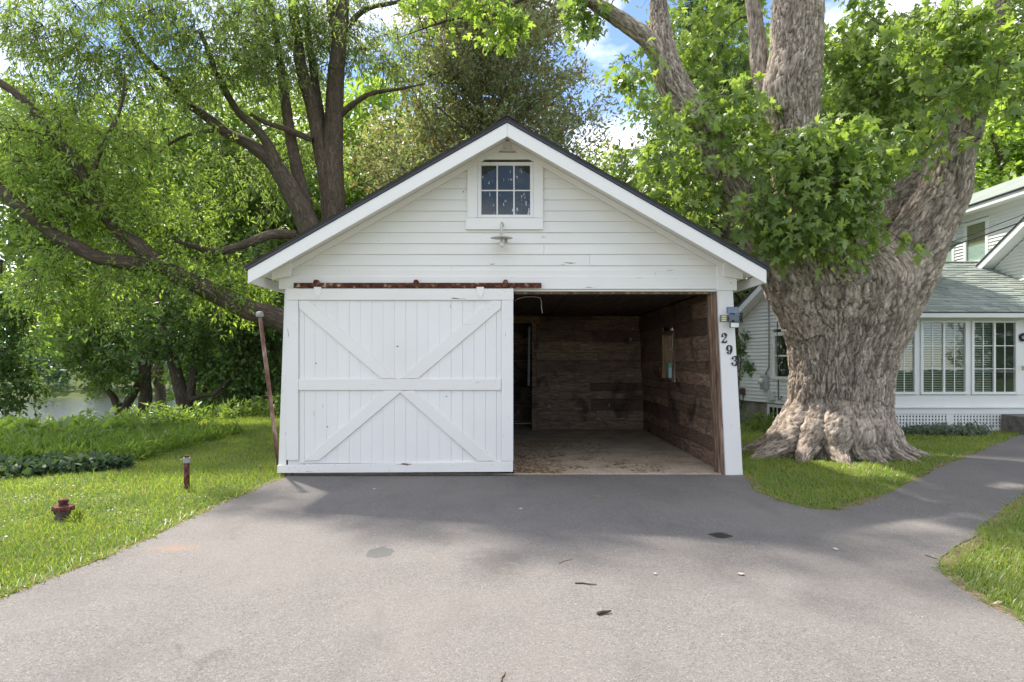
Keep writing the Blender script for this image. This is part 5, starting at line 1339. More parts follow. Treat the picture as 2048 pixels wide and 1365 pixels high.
# small trees on the river bank
bank = [
    ("bank_tree", "thick forked tree on the bank, nearest to the leaning pole", [([(372, 836, 19.5), (366, 800, 19.5), (352, 745, 19.5), (338, 690, 19.4), (325, 640, 19.3), (315, 580, 19.2)], [0.26, 0.22, 0.19, 0.17, 0.13, 0.09]), ([(374, 815, 19.5), (384, 770, 19.6), (390, 710, 19.7), (380, 640, 19.8), (392, 570, 20)], [0.16, 0.14, 0.12, 0.10, 0.07]), ([(372, 806, 19.5), (395, 794, 19.4), (430, 786, 19.3), (462, 758, 19.2), (500, 735, 19)], [0.11, 0.09, 0.075, 0.06, 0.03])],
     [E(350, 600, 19.5, 110, 90, 1.8), E(430, 640, 19.4, 90, 90, 1.5), E(310, 680, 19.0, 80, 50, 1.2, 0.8), E(480, 690, 19.3, 80, 80, 1.5), E(430, 740, 20.5, 90, 50, 1.2, 0.7)], L_DARK, 190, 41),
    ("bank_tree", "slim straight dark tree on the bank between the two forked ones", [([(290, 832, 21.5), (292, 780, 21.5), (286, 720, 21.5), (281, 660, 21.5), (275, 580, 21.5), (260, 480, 21.5)], [0.24, 0.20, 0.18, 0.15, 0.12, 0.08]), ([(290, 760, 21.5), (305, 715, 21.4), (318, 690, 21.3)], [0.11, 0.10, 0.07])],
     [E(250, 640, 21.5, 110, 90, 2.0), E(200, 700, 21.0, 80, 60, 1.6, 0.8), E(290, 540, 22, 110, 80, 2.0), E(270, 760, 20.5, 60, 28, 1.0, 0.5)], L_DARK, 150, 42),
    ("bank_tree", "low twin stemmed tree leaning apart at the water's edge", [([(240, 838, 22.0), (232, 808, 22.0), (225, 792, 22.0), (205, 775, 22.0), (185, 758, 21.8), (160, 720, 21.6)], [0.17, 0.14, 0.12, 0.10, 0.08, 0.05]), ([(242, 836, 22.0), (256, 806, 22.0), (268, 786, 22.0), (280, 760, 22.2)], [0.16, 0.17, 0.15, 0.10])],
     [E(180, 690, 21.6, 80, 55, 1.5), E(150, 640, 21.6, 100, 60, 1.6), E(215, 745, 21.3, 50, 30, 1.2, 0.6)], L_LIME, 110, 43),
    ("bank_tree", "dark leafy tree at the left edge of the picture before the river", [([(-60, 850, 16.5), (-50, 760, 16.5), (-30, 680, 16.4), (-10, 600, 16.3), (0, 520, 16.2)], [0.22, 0.18, 0.15, 0.12, 0.08])],
     [E(10, 740, 16.3, 60, 90, 0.9), E(-20, 640, 16.3, 80, 90, 1.0), E(20, 590, 16.2, 80, 50, 0.9), E(-60, 760, 16.3, 60, 80, 0.9)], L_DARK, 120, 44),
    ("bank_tree", "dense dark tree behind the garage's left corner", [([(520, 836, 20), (515, 760, 20), (525, 680, 20), (510, 600, 20), (520, 500, 20)], [0.22, 0.18, 0.15, 0.12, 0.08]), ([(516, 770, 20), (545, 720, 20), (560, 660, 20)], [0.1, 0.08, 0.05])],
     [E(510, 690, 20, 70, 100, 1.5, 1.3), E(550, 620, 20, 60, 90, 1.5, 1.2), E(470, 760, 20.6, 70, 50, 1.3, 1.0), E(540, 780, 20, 50, 40, 1.0, 1.0), E(520, 540, 20, 70, 60, 1.3)], L_DARK, 220, 45),
]
for nm_, lab, sp_, el_, mt_, nc_, sd in bank:
    b0 = P(*sp_[0][0][0])
    t_ = thing(nm_, lab, "tree", (b0.x, b0.y, float(terrain(b0.x, b0.y))), "trees along the river bank")
    g0 = Vector((b0.x, b0.y, float(terrain(b0.x, b0.y)) - 0.1))
    sp_[0][0].insert(0, (g0.x, g0.y, g0.z, 0)); sp_[0][1].insert(0, sp_[0][1][0] * 1.15)
    N, R_ = limbs(t_, sp_, B_DARK, 14, 0.2, 0.012, sd * 10)
    rng = np.random.default_rng(sd)
    foliage(rng, t_, N, R_, in_ells(rng, el_, nc_), mt_, (DIA_V, DIA_F), 6, 9, 0.55, 0.135, 0.64, 0.4, 0.55, B_TWIG, 0.006, 0.08)

# taller trees that close the view farther back
back = [
    ("tall_tree", "tall pale green tree far behind the leaning trunk", -19.0, 33.0, 15, [((-19, 33, 10), (5.0, 3, 5.5)), ((-23.5, 33, 6), (4, 3, 4)), ((-15.5, 33, 6), (3.5, 3, 3.5))], L_LIME, 600, 61),
    ("tall_tree", "tall pale green tree far behind the willow stems", -9.5, 31.0, 15, [((-9.5, 31, 9), (4.5, 3, 6)), ((-12.5, 31, 5), (3, 3, 4)), ((-7, 31, 4), (3, 3, 4)), ((-9, 30, 2), (5, 2, 2.5))], L_LIME, 640, 62),
    ("tall_tree", "broad tree filling the gap behind the willow's long left limb", -11.0, 24.0, 13, [((-11, 24, 9.0), (4.6, 2.0, 4.4)), ((-8.5, 24, 6), (2.6, 1.8, 2.6))], L_WILLOW, 440, 67),
    ("tall_tree", "broad tree at the left edge behind the leaning trunk", -21.5, 24.5, 13, [((-18.5, 24.5, 8.5), (4.2, 2.0, 4.4)), ((-15.5, 24.5, 6.5), (2.6, 1.8, 2.6))], L_WILLOW, 420, 68),
    ("tall_tree", "green tree far behind the gap between the maple's middle and right limbs", 15.6, 27.0, 15, [((15.8, 27, 9.5), (3.2, 2.0, 4.2)), ((14.5, 27, 13.5), (3.0, 2.0, 3.0)), ((18.5, 27, 13.0), (3.0, 2.0, 3.0))], L_LIME, 380, 69),
    ("tall_tree", "low rounded tree showing just above the right slope of the garage roof", 4.6, 24.0, 9, [((4.6, 24, 7.0), (2.3, 1.5, 3.0)), ((6.6, 24, 7.5), (2.0, 1.5, 3.2))], L_WILLOW, 240, 70),
    ("tall_tree", "bright tree between the willow and the cedar", -5.2, 26.0, 14, [((-5.2, 26, 9), (2.6, 2.4, 5.0)), ((-6.5, 26, 5), (2.2, 2.0, 3.0))], L_LIME, 380, 63),
    ("tall_tree", "shadowy tree beyond the bank left of the garage", -13.5, 27.0, 10, [((-13.5, 27, 4), (3.6, 2.2, 4.2)), ((-11, 27, 1), (3.4, 2.0, 3.0)), ((-16.5, 27, 4.5), (2.5, 2, 3))], L_LIME, 260, 64),
    ("tall_tree", "sunlit green tree beyond the house roof at the right edge", 17.5, 21.5, 12, [((17.5, 21.5, 8.0), (3.4, 2.5, 3.4)), ((15.4, 21.5, 6.5), (1.6, 1.6, 1.6)), ((19.5, 21, 10), (3, 2.4, 3))], L_LIME, 300, 65),
    ("tall_tree", "dark tree behind the house seen through the maple's crotch", 11.5, 26.0, 15, [((11.5, 26, 9.0), (4.6, 2.5, 4.5)), ((9.0, 25, 4.5), (3.0, 2.0, 3.0)), ((13.5, 25, 6), (3, 2, 3)), ((9.5, 27, 13), (4, 2, 3))], L_DARK, 420, 66),
]
for nm_, lab, x, y, h_, el_, mt_, nc_, sd in back:
    gz = float(terrain(x, y))
    t_ = thing(nm_, lab, "tree", (x, y, gz), "tall trees in the background")
    rr = random.Random(sd)
    pts_ = [(x, y, gz - 0.1, 0), (x + 0.1, y, gz + h_ * 0.25, 0), (x + rr.uniform(-.4, .4), y, gz + h_ * 0.5, 0), (x + rr.uniform(-.6, .6), y, gz + h_ * 0.75, 0), (x + rr.uniform(-.8, .8), y, gz + h_, 0)]
    sp_ = [(pts_, [0.36, 0.30, 0.24, 0.16, 0.07])]
    for q in range(4):
        a = rr.uniform(0, 6.28); hz = h_ * rr.uniform(0.25, 0.6)
        sp_.append(([(x, y, gz + hz, 0), (x + 1.1 * math.cos(a), y + 0.8 * math.sin(a), gz + hz + 1.1, 0), (x + 2.6 * math.cos(a), y + 1.6 * math.sin(a), gz + hz + 2.4, 0)], [0.13, 0.10, 0.05]))
    N, R_ = limbs(t_, sp_, B_DARK, 12, 0.4, 0.012, sd * 10)
    rng = np.random.default_rng(sd)
    foliage(rng, t_, N, R_, in_ells(rng, [(np.array(c_), np.array(r_), 1.0) for c_, r_ in el_], nc_), mt_, (DIA_V, DIA_F), 7, 10, 0.85, 0.23, 0.62, 0.4, 0.5, B_TWIG, 0.008, 0.14, fine=False)

# trees across the road behind the viewer; the porch windows mirror them
src = None
for i, (x, y, sc_) in enumerate(((17, -13, 0.9), (25, -12, 1.0), (33, -17, 1.1), (42, -14, 1.0))):
    lab = ["first tree across the road, right behind the viewer", "second tree across the road behind the viewer", "third and largest tree across the road behind the viewer", "last tree across the road, farthest right behind the viewer"][i]
    if src is None:
        src = thing("roadside_tree", lab, "tree", (x, y, 0), "trees across the road")
        N, R_ = limbs(src, [([(x, y, -0.1, 0), (x, y, 3, 0), (x + .3, y, 6, 0), (x, y, 9.5, 0)], [0.35, 0.28, 0.18, 0.06])], B_DARK, 10, 0.5, 0.01, 900)
        rng = np.random.default_rng(900)
        foliage(rng, src, N, R_, in_ells(rng, [(np.array([x, y, 6.5]), np.array([5.5, 3.5, 4.0]), 1.0), (np.array([x, y, 2.2]), np.array([5.5, 2.5, 2.2]), 0.8)], 330), L_DARK, (DIA_V, DIA_F), 6, 8, 1.0, 0.30, 0.75, 0.4, 0.5, B_TWIG, 0.01, 0.2, fine=False)
    else:
        r_ = src.copy(); COL.objects.link(r_); r_.location = (x, y, 0); r_.scale = (sc_, sc_, sc_); r_["label"] = lab
        for ch in list(src.children):
            c_ = ch.copy(); COL.objects.link(c_); c_.parent = r_

# ------------------------------------------------------------------ conifers
def conifer(t_, base, H, Rb, nb, rise, leafmat, wood, tuft, seed, lean=(0, 0), trunk_r=0.22, z_from=0.12, two=False):
    rng = np.random.default_rng(seed)
    b0 = np.array(base); top_ = b0 + np.array([lean[0], lean[1], H])
    tr = [(b0 + (top_ - b0) * f_ + np.array([0.08 * math.sin(5 * f_ + seed), 0, 0])) for f_ in np.linspace(0, 1, 9)]
    me, C, R = bark_tube('trunk', [Vector(q) for q in tr], list(trunk_r * (1 - 0.88 * np.linspace(0, 1, 9))), 16, 0.15, 0.012, 14, seed)
    link('trunk', me, wood, t_)
    if two:
        tr2 = [(b0 + np.array([0.5, 0.2, 0]) + (top_ - b0) * 0.9 * f_ + np.array([0.2 * f_, 0, 0])) for f_ in np.linspace(0, 1, 7)]
        me, C2, R2 = bark_tube('limb', [Vector(q) for q in tr2], list(trunk_r * 0.8 * (1 - 0.85 * np.linspace(0, 1, 7))), 14, 0.15, 0.012, 14, seed + 1)
        link('limb', me, wood, t_)
    A, B, RA, RB, pos, dirs = [], [], [], [], [], []
    for i in range(nb):
        f_ = z_from + (1 - z_from) * (i + rng.random()) / nb
        o = b0 + (top_ - b0) * f_
        if two and rng.random() < 0.4: o = o + np.array([0.6, 0.2, 0])
        az = rng.random() * 2 * np.pi
        L = Rb * (1.02 - f_) ** 0.95 * (0.65 + 0.5 * rng.random()) + 0.25
        up = rise * (0.7 + 0.6 * rng.random())
        d = np.array([math.cos(az), math.sin(az), up]); d /= np.linalg.norm(d)
        p = o.copy(); pts = [p]
        for s_ in range(5):
            d2 = d + rng.normal(size=3) * 0.10 + np.array([0, 0, 0.05 * s_ * (1 if rise > 0.2 else -0.3)])
            d2 /= np.linalg.norm(d2); p = p + d2 * L / 5; pts.append(p)
        rs = np.linspace(0.012 + 0.010 * L, 0.004, 6)
        for s_ in range(5):
            A.append(pts[s_]); B.append(pts[s_ + 1]); RA.append(rs[s_]); RB.append(rs[s_ + 1])
            ns_ = tuft['per_seg'] if s_ >= tuft.get('bare', 1) else 0
            for q in range(ns_):
                t0 = pts[s_] + (pts[s_ + 1] - pts[s_]) * rng.random()
                sd_ = d2 * 0.6 + rng.normal(size=3) * 0.6; sd_ /= np.linalg.norm(sd_)
                e = t0 + sd_ * tuft['side'] * (0.4 + rng.random()) * (0.5 + 0.12 * L)
                A.append(t0); B.append(e); RA.append(0.006); RB.append(0.003)
                for w_ in range(tuft['clumps']):
                    pos.append(t0 + (e - t0) * (0.3 + 0.8 * rng.random())); dirs.append(sd_)
    pos, dirs = np.array(pos), np.array(dirs)
    k = tuft['n']
    pp = (pos[:, None] + rng.normal(size=(len(pos), k, 3)) * tuft['spread']).reshape(-1, 3)
    ax = norm(dirs[:, None] * tuft.get('along', 0.5) + rng.normal(size=(len(pos), k, 3)) + np.array([0, 0, 0.15])).reshape(-1, 3)
    nm = norm(rng.normal(size=pp.shape) + np.array([0, 0, 0.5]))
    sz = tuft['size'] * (0.6 + 0.8 * rng.random(len(pp)))
    link('foliage', instances('foliage', DIA_V, DIA_F, pp, ax, nm, sz, sz * tuft['wid']), leafmat, t_, kind='stuff')
    V1, F1 = prisms(A, B, np.array(RA), np.array(RB), 4)
    link('branches', np_mesh('branches', V1, [F1]), wood, t_, kind='stuff')

cb = P(960, 760, 20.5)
ced = thing("cedar_tree", "tall thin leaved grey green cedar right behind the garage ridge", "tree", (cb.x, cb.y, 0))
conifer(ced, (cb.x, cb.y, -0.1), 19.0, 6.5, 270, 0.62, L_CEDAR, B_CEDAR, dict(per_seg=7, clumps=2, n=9, spread=0.17, size=0.155, wid=0.38, side=0.75, bare=1), 71, (0.1, 0), 0.20, 0.14, True)
pb_ = P(1500, 700, 17.5)
pin = thing("pine_tree", "light green pine with long soft needles behind the maple's left limb", "tree", (pb_.x, pb_.y, 0))
conifer(pin, (pb_.x, pb_.y, -0.1), 14.0, 4.0, 90, 0.22, L_PINE, B_DARK, dict(per_seg=4, clumps=2, n=16, spread=0.07, size=0.20, wid=0.13, side=0.8, bare=1, along=0.9), 72, (-1.4, 0), 0.36, 0.20)

# far shore
rng = np.random.default_rng(81)
cc = []
for i in range(46):
    x = -125 + i * 3.4 + rng.normal() * 1.2; y = 100 + rng.random() * 14; gz = float(terrain(x, y)); h_ = 8 + rng.random() * 7
    n_ = 260
    d = norm(rng.normal(size=(n_, 3))) * (rng.random((n_, 1)) ** 0.4)
    q = np.array([x, y, gz + h_ * 0.55]) + d * np.array([2.6, 2.6, h_ * 0.5])
    cc.append(q)
cc = np.vstack(cc)
link('far_woods', instances('far_woods', LEAF_V, LEAF_F, cc, rng.normal(size=cc.shape), norm(rng.normal(size=cc.shape) + [0, 0, 0.8]), 0.9 + 0.7 * rng.random(len(cc)), 0.8), L_FAR, kind='stuff', label="haze tinted blue green woods on the far river bank", cat="woods")

# ------------------------------------------------------------------ grass, weeds and ground cover
def inside(pts, poly):
    x, y = pts[:, 0], pts[:, 1]; r = np.zeros(len(pts), bool)
    x1, y1 = poly[:, 0], poly[:, 1]; x2, y2 = np.roll(x1, -1), np.roll(y1, -1)
    for a, b_, c_, d in zip(x1, y1, x2, y2):
        cr = ((b_ > y) != (d > y)); 
        if not cr.any(): continue
        xx = a + (y - b_) / (d - b_ + 1e-12) * (c_ - a)
        r ^= cr & (x < xx)
    return r
def edge_dist(pts, poly):
    a = poly; out = np.full(len(pts), 9.0)
    for i in range(0, len(pts), 20000):
        out[i:i + 20000] = np.sqrt(((pts[i:i + 20000, None, :] - a[None]) ** 2).sum(-1)).min(1)
    return out
rng = np.random.default_rng(91)
gp = []
for (x0, x1, y0, y1) in ((-15.5, -2.4, 2.6, 20.0), (2.6, 12.0, 3.0, 14.0)):
    for yy in np.arange(y0, y1, 0.5):
        dens = 5200 if yy < 5 else (5200 * (5 / yy) ** 1.35)
        lo, hi = max(x0, -(yy + 0.5) * 0.90 - 0.7), min(x1, (yy + 0.5) * 0.90 + 0.7)
        if hi <= lo: continue
        n_ = int(dens * 0.5 * (hi - lo))
        gp.append(np.stack([lo + (hi - lo) * rng.random(n_), yy + 0.5 * rng.random(n_)], -1))
gp = np.vstack(gp)
gar = (gp[:, 0] > -3.0) & (gp[:, 0] < 2.98) & (gp[:, 1] > 7.9)
hou = (gp[:, 1] > 12.86) & (gp[:, 0] > 6.4)
tru = ((gp[:, 0] - 5.06) ** 2 + (gp[:, 1] - 9.9) ** 2) < 0.98
gp = gp[~(inside(gp, DRIVE) | gar | hou | tru)]
ed = edge_dist(gp, DRIVE)
bare = fbm(gp[:, 0] * 1.7, gp[:, 1] * 1.7, 2.0, 3)
keep = rng.random(len(gp)) < np.clip((ed - 0.005 - 0.07 * (bare > 0.48)) / 0.07, 0.25, 1.0)
gp, ed, bare = gp[keep], ed[keep], bare[keep]
dist = gp[:, 1]
nG = len(gp)
hgt = (0.028 + 0.030 * rng.random(nG)) * (0.75 + 0.9 * fbm(gp[:, 0] * 2.3, gp[:, 1] * 2.3, 5.0, 2)) * (1 + 0.5 * np.clip((dist - 11) / 4, 0, 1) * (gp[:, 0] < 0))
tall = rng.random(nG) < 0.03
hgt = np.where(tall, hgt * 1.9, hgt)
gpos = np.stack([gp[:, 0], gp[:, 1], terrain(gp[:, 0], gp[:, 1]) - 0.004], -1)
az = rng.random(nG) * 2 * np.pi; tilt = 0.25 + 0.55 * rng.random(nG)
gax = np.stack([np.cos(az) * tilt, np.sin(az) * tilt, np.ones(nG)], -1)
gnr = np.stack([np.cos(az), np.sin(az), -tilt], -1)
near = dist < 7.0
gw = 0.0030 + 0.0007 * dist
GL = "short bright green mown grass on both sides of the driveway"
g1 = instances('grass', BLADE_V, BLADE_F, gpos[near], gax[near], gnr[near], hgt[near] * 1.25, gw[near])
link('grass', g1, L_GRASS, kind='stuff', label="short bright green mown grass along the driveway near the viewer", cat="grass")
far_ = ~near & (rng.random(nG) < 0.85)
g2 = instances('grass', [(-0.5, 0, 0), (0.5, 0, 0), (0, 1, 0.2)], [(0, 1, 2)], gpos[far_], gax[far_], gnr[far_], hgt[far_] * 1.25, gw[far_] * 1.35)
link('grass', g2, L_GRASS, kind='stuff', label="mown grass farther back beside the garage and under the maple", cat="grass")

cl = fbm(gp[:, 0] * 0.9 + 40, gp[:, 1] * 0.9, 7.0, 3); ck_ = (rng.random(nG) < np.where(cl > 0.52, 0.16, 0.012)) & (dist < 11)
cpos = gpos[ck_] + np.array([0, 0, 0.022]); nC = len(cpos)
link('clover', instances('clover', LEAF_V, LEAF_F, cpos, np.stack([rng.normal(size=nC), rng.normal(size=nC), 0.3 * rng.random(nC)], -1), norm(rng.normal(size=(nC, 3)) * 0.35 + [0, 0, 1]), 0.022 + 0.03 * rng.random(nC), 0.02), L_WEED, kind='stuff', label="clover and broad leaved weeds mixed into the mown lawn", cat="clover")
et = (ed < 0.10) & (rng.random(nG) < 0.16) & (dist < 11)
tpos = np.repeat(gpos[et], 3, 0); nT = len(tpos); tpos = tpos + rng.normal(size=tpos.shape) * np.array([0.012, 0.012, 0])
az2 = rng.random(nT) * 2 * np.pi
link('edge_grass', instances('edge_grass', BLADE_V, BLADE_F, tpos, np.stack([np.cos(az2) * 0.9, np.sin(az2) * 0.9, np.full(nT, 0.8)], -1), np.stack([np.cos(az2), np.sin(az2), np.full(nT, -0.6)], -1), 0.06 + 0.09 * rng.random(nT), 0.004 + 0.0006 * tpos[:, 1]), L_GRASS, kind='stuff', label="longer ragged grass spilling over the driveway edges", cat="grass")

def weeds(name, label, cat, region, n_, hmin, hmax, mat, per=12, leaf=0.10, wid=0.35, seed=0, clumpy=True, up=0.9, kind='stuff', tmpl=(DIA_V, DIA_F)):
    rng = np.random.default_rng(seed)
    pts = region(rng, n_)
    h_ = hmin + (hmax - hmin) * rng.random(len(pts)) * (0.4 + 1.2 * fbm(pts[:, 0] * 1.1, pts[:, 1] * 1.1, seed, 2))
    base = np.stack([pts[:, 0], pts[:, 1], terrain(pts[:, 0], pts[:, 1])], -1)
    d = norm(rng.normal(size=(len(pts), 3)) * 0.22 + np.array([0, 0, 1.0]))
    t = 0.15 + 0.85 * rng.random((len(pts), per))
    pos = base[:, None] + d[:, None] * (h_[:, None] * t)[..., None]
    ax = norm(rng.normal(size=pos.shape) + np.array([0, 0, up]))
    nm = norm(rng.normal(size=pos.shape) * 0.5 + np.array([0, 0, 0.8]))
    sz = leaf * (0.5 + rng.random((len(pts), per)))
    me = instances(name, tmpl[0], tmpl[1], pos.reshape(-1, 3), ax.reshape(-1, 3), nm.reshape(-1, 3), sz.ravel(), sz.ravel() * wid)
    return link(name, me, mat, kind=kind, label=label, cat=cat)
def belt(rng, n_):
    t = rng.random(n_); y = 12.6 + 8.5 * rng.random(n_) ** 0.9
    x = -17 + 13.2 * t
    k = (y > 15.0 + 0.9 * np.sin(x * 0.8)) | (x < -7.5)
    return np.stack([x, y], -1)[k]
weeds('weeds', "tangle of tall green weeds between the lawn and the river bank", "weeds", belt, 3200, 0.10, 0.62, L_WEED, 12, 0.15, 0.32, 101)
def belt2(rng, n_):
    return np.stack([-12.5 + 7.0 * rng.random(n_), 9.0 + 3.6 * rng.random(n_)], -1)
weeds('tall_grass', "pale green long grass behind the dark ground cover on the left", "grass", belt2, 3400, 0.05, 0.20, L_LIME, 7, 0.15, 0.09, 102, up=2.2)
weeds('meadow_plants', "scattered leafy weeds standing in the long grass on the left", "weeds", belt2, 260, 0.15, 0.42, L_WEED, 14, 0.13, 0.34, 112)
def cover(rng, n_):
    x = -9.2 + 3.9 * rng.random(n_); yc = 8.25 + (x + 6.5) * 0.16; hw = np.clip((-5.25 - x) * 0.5, 0.04, 0.58)
    return np.stack([x, yc + hw * (2 * rng.random(n_) - 1)], -1)
weeds('ground_cover', "low patch of dark broad ground cover leaves on the left lawn", "ground cover", cover, 1300, 0.04, 0.17, L_COVER, 5, 0.10, 0.75, 103, up=0.3, tmpl=(LEAF_V, LEAF_F))
def broad(rng, n_):
    return np.stack([-11.5 + 3.9 * rng.random(n_), 11.3 + 0.9 * rng.random(n_)], -1)
weeds('broad_leaf_plants', "band of sunlit broad pale leaves in front of the weeds on the left", "plants", broad, 230, 0.12, 0.30, L_LIME, 5, 0.26, 0.55, 104, up=0.3, tmpl=(LEAF_V, LEAF_F))
def hump(cx, cy, rx, ry):
    def f_(rng, n_):
        a = rng.random(n_) * 6.283; r = np.sqrt(rng.random(n_)); return np.stack([cx + rx * r * np.cos(a), cy + ry * r * np.sin(a)], -1)
    return f_
weeds('low_shrub', "low grey blue shrub under the porch lattice", "shrub", hump(8.75, 12.35, 0.85, 0.36), 420, 0.06, 0.24, L_BLUE, 12, 0.06, 0.5, 105, up=0.3)
weeds('border_plants', "mixed green plants along the foundation beside the garage corner", "plants", hump(5.75, 13.2, 0.65, 0.7), 110, 0.10, 0.34, L_WEED, 10, 0.10, 0.3, 106, up=1.0)
weeds('grass_tuft', "tuft of longer grass beside the rusty hydrant stub", "grass", hump(-4.02, 5.66, 0.05, 0.05), 16, 0.04, 0.09, L_GRASS, 4, 0.09, 0.05, 107, up=2.5)
# climbing vine at the house corner
vt = thing("climbing_vine", "leafy vine climbing the far corner of the house by the garage", "vine", wp(WLn - 0.02, 0, 0.1))
MB().tube([wp(WLn - 0.05, 0.1, .05), wp(WLn - .02, .8, .06), wp(WLn - .1, 1.5, .05), wp(WLn - .03, 2.1, .06)], 0.012, 6).build('stem', B_TWIG, vt)
rng = np.random.default_rng(7)
vc_ = np.vstack([np.array([tuple(wp(WLn - 0.02 - 0.14 * abs(rng.normal()), z_, 0.06 + 0.05 * rng.random())) for z_ in rng.uniform(1.55, 2.2, 16)]), np.array([tuple(wp(WLn - 0.05 - 0.5 * rng.random(), z_, 0.06)) for z_ in rng.uniform(1.25, 1.5, 8)]), np.array([tuple(wp(WLn + 0.03, z_, 0.06)) for z_ in rng.uniform(0.2, 1.5, 10)])])
foliage(rng, vt, np.array([tuple(wp(WLn - .05, z_, .05)) for z_ in np.linspace(.1, 2.1, 30)]), np.full(30, 0.012), vc_, L_DARK, (LEAF_V, LEAF_F), 3, 5, 0.12, 0.09, 0.6, 0.3, 0.4, B_TWIG, 0.003, 0.03)

# ------------------------------------------------------------------ small things on the lawn and drive
hx, hy = G(125, 1040)
hyd = thing("hydrant_stub", "squat rusty red flanged pipe fitting sunk in the left lawn", "pipe fitting", (hx, hy, 0))
q = hyd.location
MB().lathe([(r_ * 0.78, z_ * 0.78) for r_, z_ in [(0.075, -0.03), (0.08, 0.03), (0.07, 0.05), (0.085, 0.09), (0.09, 0.12)]], 18, (hx, hy, 0), (0.06, 0, 1)).build('body', mat_noise("grey_rust", [(0.3, (0.07, 0.05, 0.05)), (0.7, (0.20, 0.15, 0.13))], 14, 0.9, 0.2, (1, 1, 1), 0.4), hyd, smooth=False)
MB().lathe([(r_ * 0.78, z_ * 0.78) for r_, z_ in [(0.095, 0.12), (0.118, 0.123), (0.12, 0.145), (0.112, 0.15), (0.114, 0.155), (0.112, 0.172), (0.06, 0.18), (0.05, 0.19)]], 22, (hx, hy, 0), (0.06, 0, 1)).build('flange', RUST_RED, hyd)
MB().lathe([(r_ * 0.78, z_ * 0.78) for r_, z_ in [(0.045, 0.185), (0.042, 0.20), (0.054, 0.205), (0.056, 0.245), (0.045, 0.252), (0.004, 0.252)]], 8, (hx, hy, 0), (0.06, 0, 1)).build('cap_nut', RUST_RED, hyd, bevel=0.003)
for k in range(6):
    a = k * math.pi / 3
    MB().lathe([(r_ * 0.78, z_ * 0.78) for r_, z_ in [(0.012, 0), (0.012, 0.05)]], 6, (hx + 0.065 * math.cos(a), hy + 0.065 * math.sin(a), 0.066)).build('bolt', RUST_RED, hyd)
bx_, by_ = G(373.5, 978)
bol = thing("pipe_post", "rusty upright pipe post with a grey collar on the left lawn", "post", (bx_, by_, 0))
MB().tube([(bx_, by_, -0.05), (bx_, by_, 0.15), (bx_, by_, 0.31)], 0.031, 16).build('pipe', RUST_RED, bol, smooth=True)
MB().lathe([(0.034, 0.30), (0.038, 0.305), (0.038, 0.36), (0.033, 0.366)], 16, (bx_, by_, 0)).build('collar', GREYMETAL, bol)
MB().lathe([(0.027, 0.366), (0.028, 0.385), (0.02, 0.392), (0.003, 0.394)], 6, (bx_, by_, 0)).build('cap', RUST, bol)

def twig(px0, py0, px1, py1, r, lab, mat=B_TWIG):
    a = Vector((*G(px0, py0), r + 0.001)); b_ = Vector((*G(px1, py1), r + 0.001)); d = b_ - a; s_ = Vector((-d.y, d.x, 0)) * 0.05
    MB().tube([a, a.lerp(b_, .35) + s_, a.lerp(b_, .7) - s_ * .5, b_], [r, r * .9, r * .8, r * .4], 7).build('twig', mat, None, smooth=True, label=lab, cat="twig", group="twigs on the driveway")
twig(1150, 1168, 1194, 1171, 0.005, "long thin straight twig lying crosswise on the driveway")
twig(1195, 1231, 1222, 1226, 0.011, "short thick dark twig in the middle of the driveway")
twig(1118, 1128, 1146, 1118, 0.003, "pale stalk on the driveway above the long twig", RAWWOOD)
twig(1850, 1112, 1876, 1120, 0.004, "twig at the corner of the right lawn")
twig(1003, 1365, 1010, 1345, 0.004, "pale stalk at the lower middle edge of the picture", RAWWOOD)
def dropped(px, py, s_, lab, mat, ang):
    x, y = G(px, py)
    me = instances('fallen_leaf', MAPLE_V, MAPLE_F, [(x, y, 0.012)], [(math.cos(ang), math.sin(ang), 0.12)], [(0.1, -0.2, 1)], s_)
    link('fallen_leaf', me, mat, label=lab, cat="leaf", group="fallen leaves on the driveway")
PALE = mat_plain('pale_dry_leaf', (0.48, 0.44, 0.36), 0.7, 0.2)
dropped(1668, 1101, 0.05, "pale leaf on the path mouth right of the dark spot", PALE, 0.4)
dropped(1486, 1152, 0.05, "curled pale leaf left of the path mouth", PALE, 2.0)
dropped(1310, 1151, 0.03, "tiny white leaf in the middle of the driveway", PALE, 1.2)
dropped(746, 980, 0.04, "small pale leaf before the sliding door", PALE, 0.6)
dropped(1201, 995, 0.05, "brown leaf before the open bay", L_BROWN, 3.0)
dropped(1044, 1019, 0.04, "tan leaf on the driveway below the door edge", PALE, 4.0)
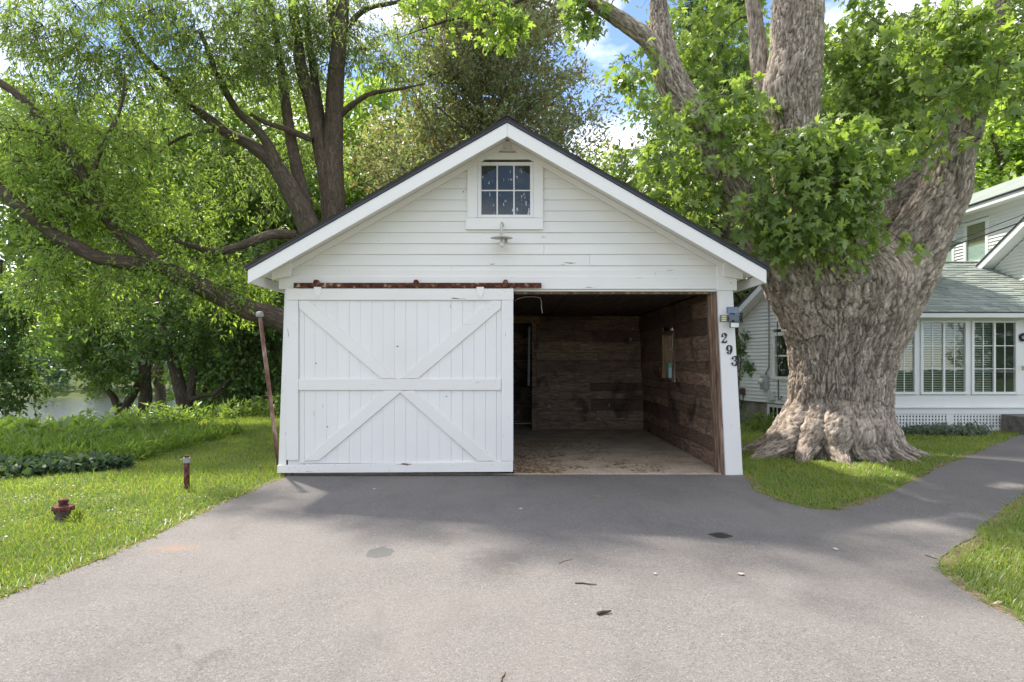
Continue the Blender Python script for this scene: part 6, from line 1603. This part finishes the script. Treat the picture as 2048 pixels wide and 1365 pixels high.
# litter on the bay floor
rng = np.random.default_rng(55)
n_ = 2200
lx = np.where(rng.random(n_) < 0.5, 0.05 + 1.0 * np.abs(rng.normal(size=n_)) * 0.6, 0.05 + 2.5 * rng.random(n_)); ly = 8.05 + 3.2 * rng.random(n_) ** 1.5
k = (lx < 2.6) & (fbm(lx * 2.6, ly * 2.6, 3.0, 3) + 0.16 * (lx < 0.7) > 0.47)
lp = np.stack([lx, ly, np.full(n_, 0.016)], -1)[k]
link('leaf_litter', instances('leaf_litter', DIA_V, DIA_F, lp, np.stack([rng.normal(size=len(lp)), rng.normal(size=len(lp)), 0.1 * rng.random(len(lp))], -1), norm(rng.normal(size=(len(lp), 3)) * 0.3 + [0, 0, 1]), 0.025 + 0.05 * rng.random(len(lp)), 0.018), L_BROWN, kind='stuff', label="brown leaf litter scattered over the floor of the open bay", cat="litter")

# leaves and grit dropped on the lawn and along the edges of the drive
rng = np.random.default_rng(56)
sel = rng.choice(nG, 260, replace=False); lp = gpos[sel] + np.array([0, 0, 0.035])
link('lawn_litter', instances('lawn_litter', LEAF_V, LEAF_F, lp, np.stack([rng.normal(size=260), rng.normal(size=260), 0.2 * rng.normal(size=260)], -1), norm(rng.normal(size=(260, 3)) * 0.5 + [0, 0, 1]), 0.03 + 0.04 * rng.random(260), 0.03), L_BROWN, kind='stuff', label="scattered dry brown leaves on the mown lawn", cat="litter")
STONE_V = [(0, 0, 0.5), (0.5, 0, 0), (0, 0.5, 0.05), (-0.5, 0.05, 0), (0.05, -0.5, 0), (0, 0, -0.2)]
STONE_F = [(0, 1, 2), (0, 2, 3), (0, 3, 4), (0, 4, 1)]
ee = DRIVE[(DRIVE[:, 1] > 2.5) & (DRIVE[:, 1] < 13)]
gq = ee[rng.integers(0, len(ee), 900)] + rng.normal(size=(900, 2)) * 0.07
dq = np.stack([-2.8 + 5.7 * rng.random(420), 7.96 - 0.35 * rng.random(420) ** 2.5], -1)
fq = np.stack([-3 + 6 * rng.random(260), 3 + 4.8 * rng.random(260)], -1)
gq = np.vstack([gq, dq, fq]); nQ = len(gq)
link('grit', instances('grit', STONE_V, STONE_F, np.stack([gq[:, 0], gq[:, 1], np.full(nQ, 0.002)], -1), np.stack([rng.normal(size=nQ), rng.normal(size=nQ), np.zeros(nQ)], -1), np.tile([0.0, 0, 1], (nQ, 1)), 0.005 + 0.012 * rng.random(nQ) ** 2), mat_noise('pale_grit', [(0.3, (0.16, 0.14, 0.12)), (0.7, (0.42, 0.39, 0.34))], 40, 0.9, 0.2), kind='stuff', label="small loose stones along the driveway edges and door sill", cat="grit")
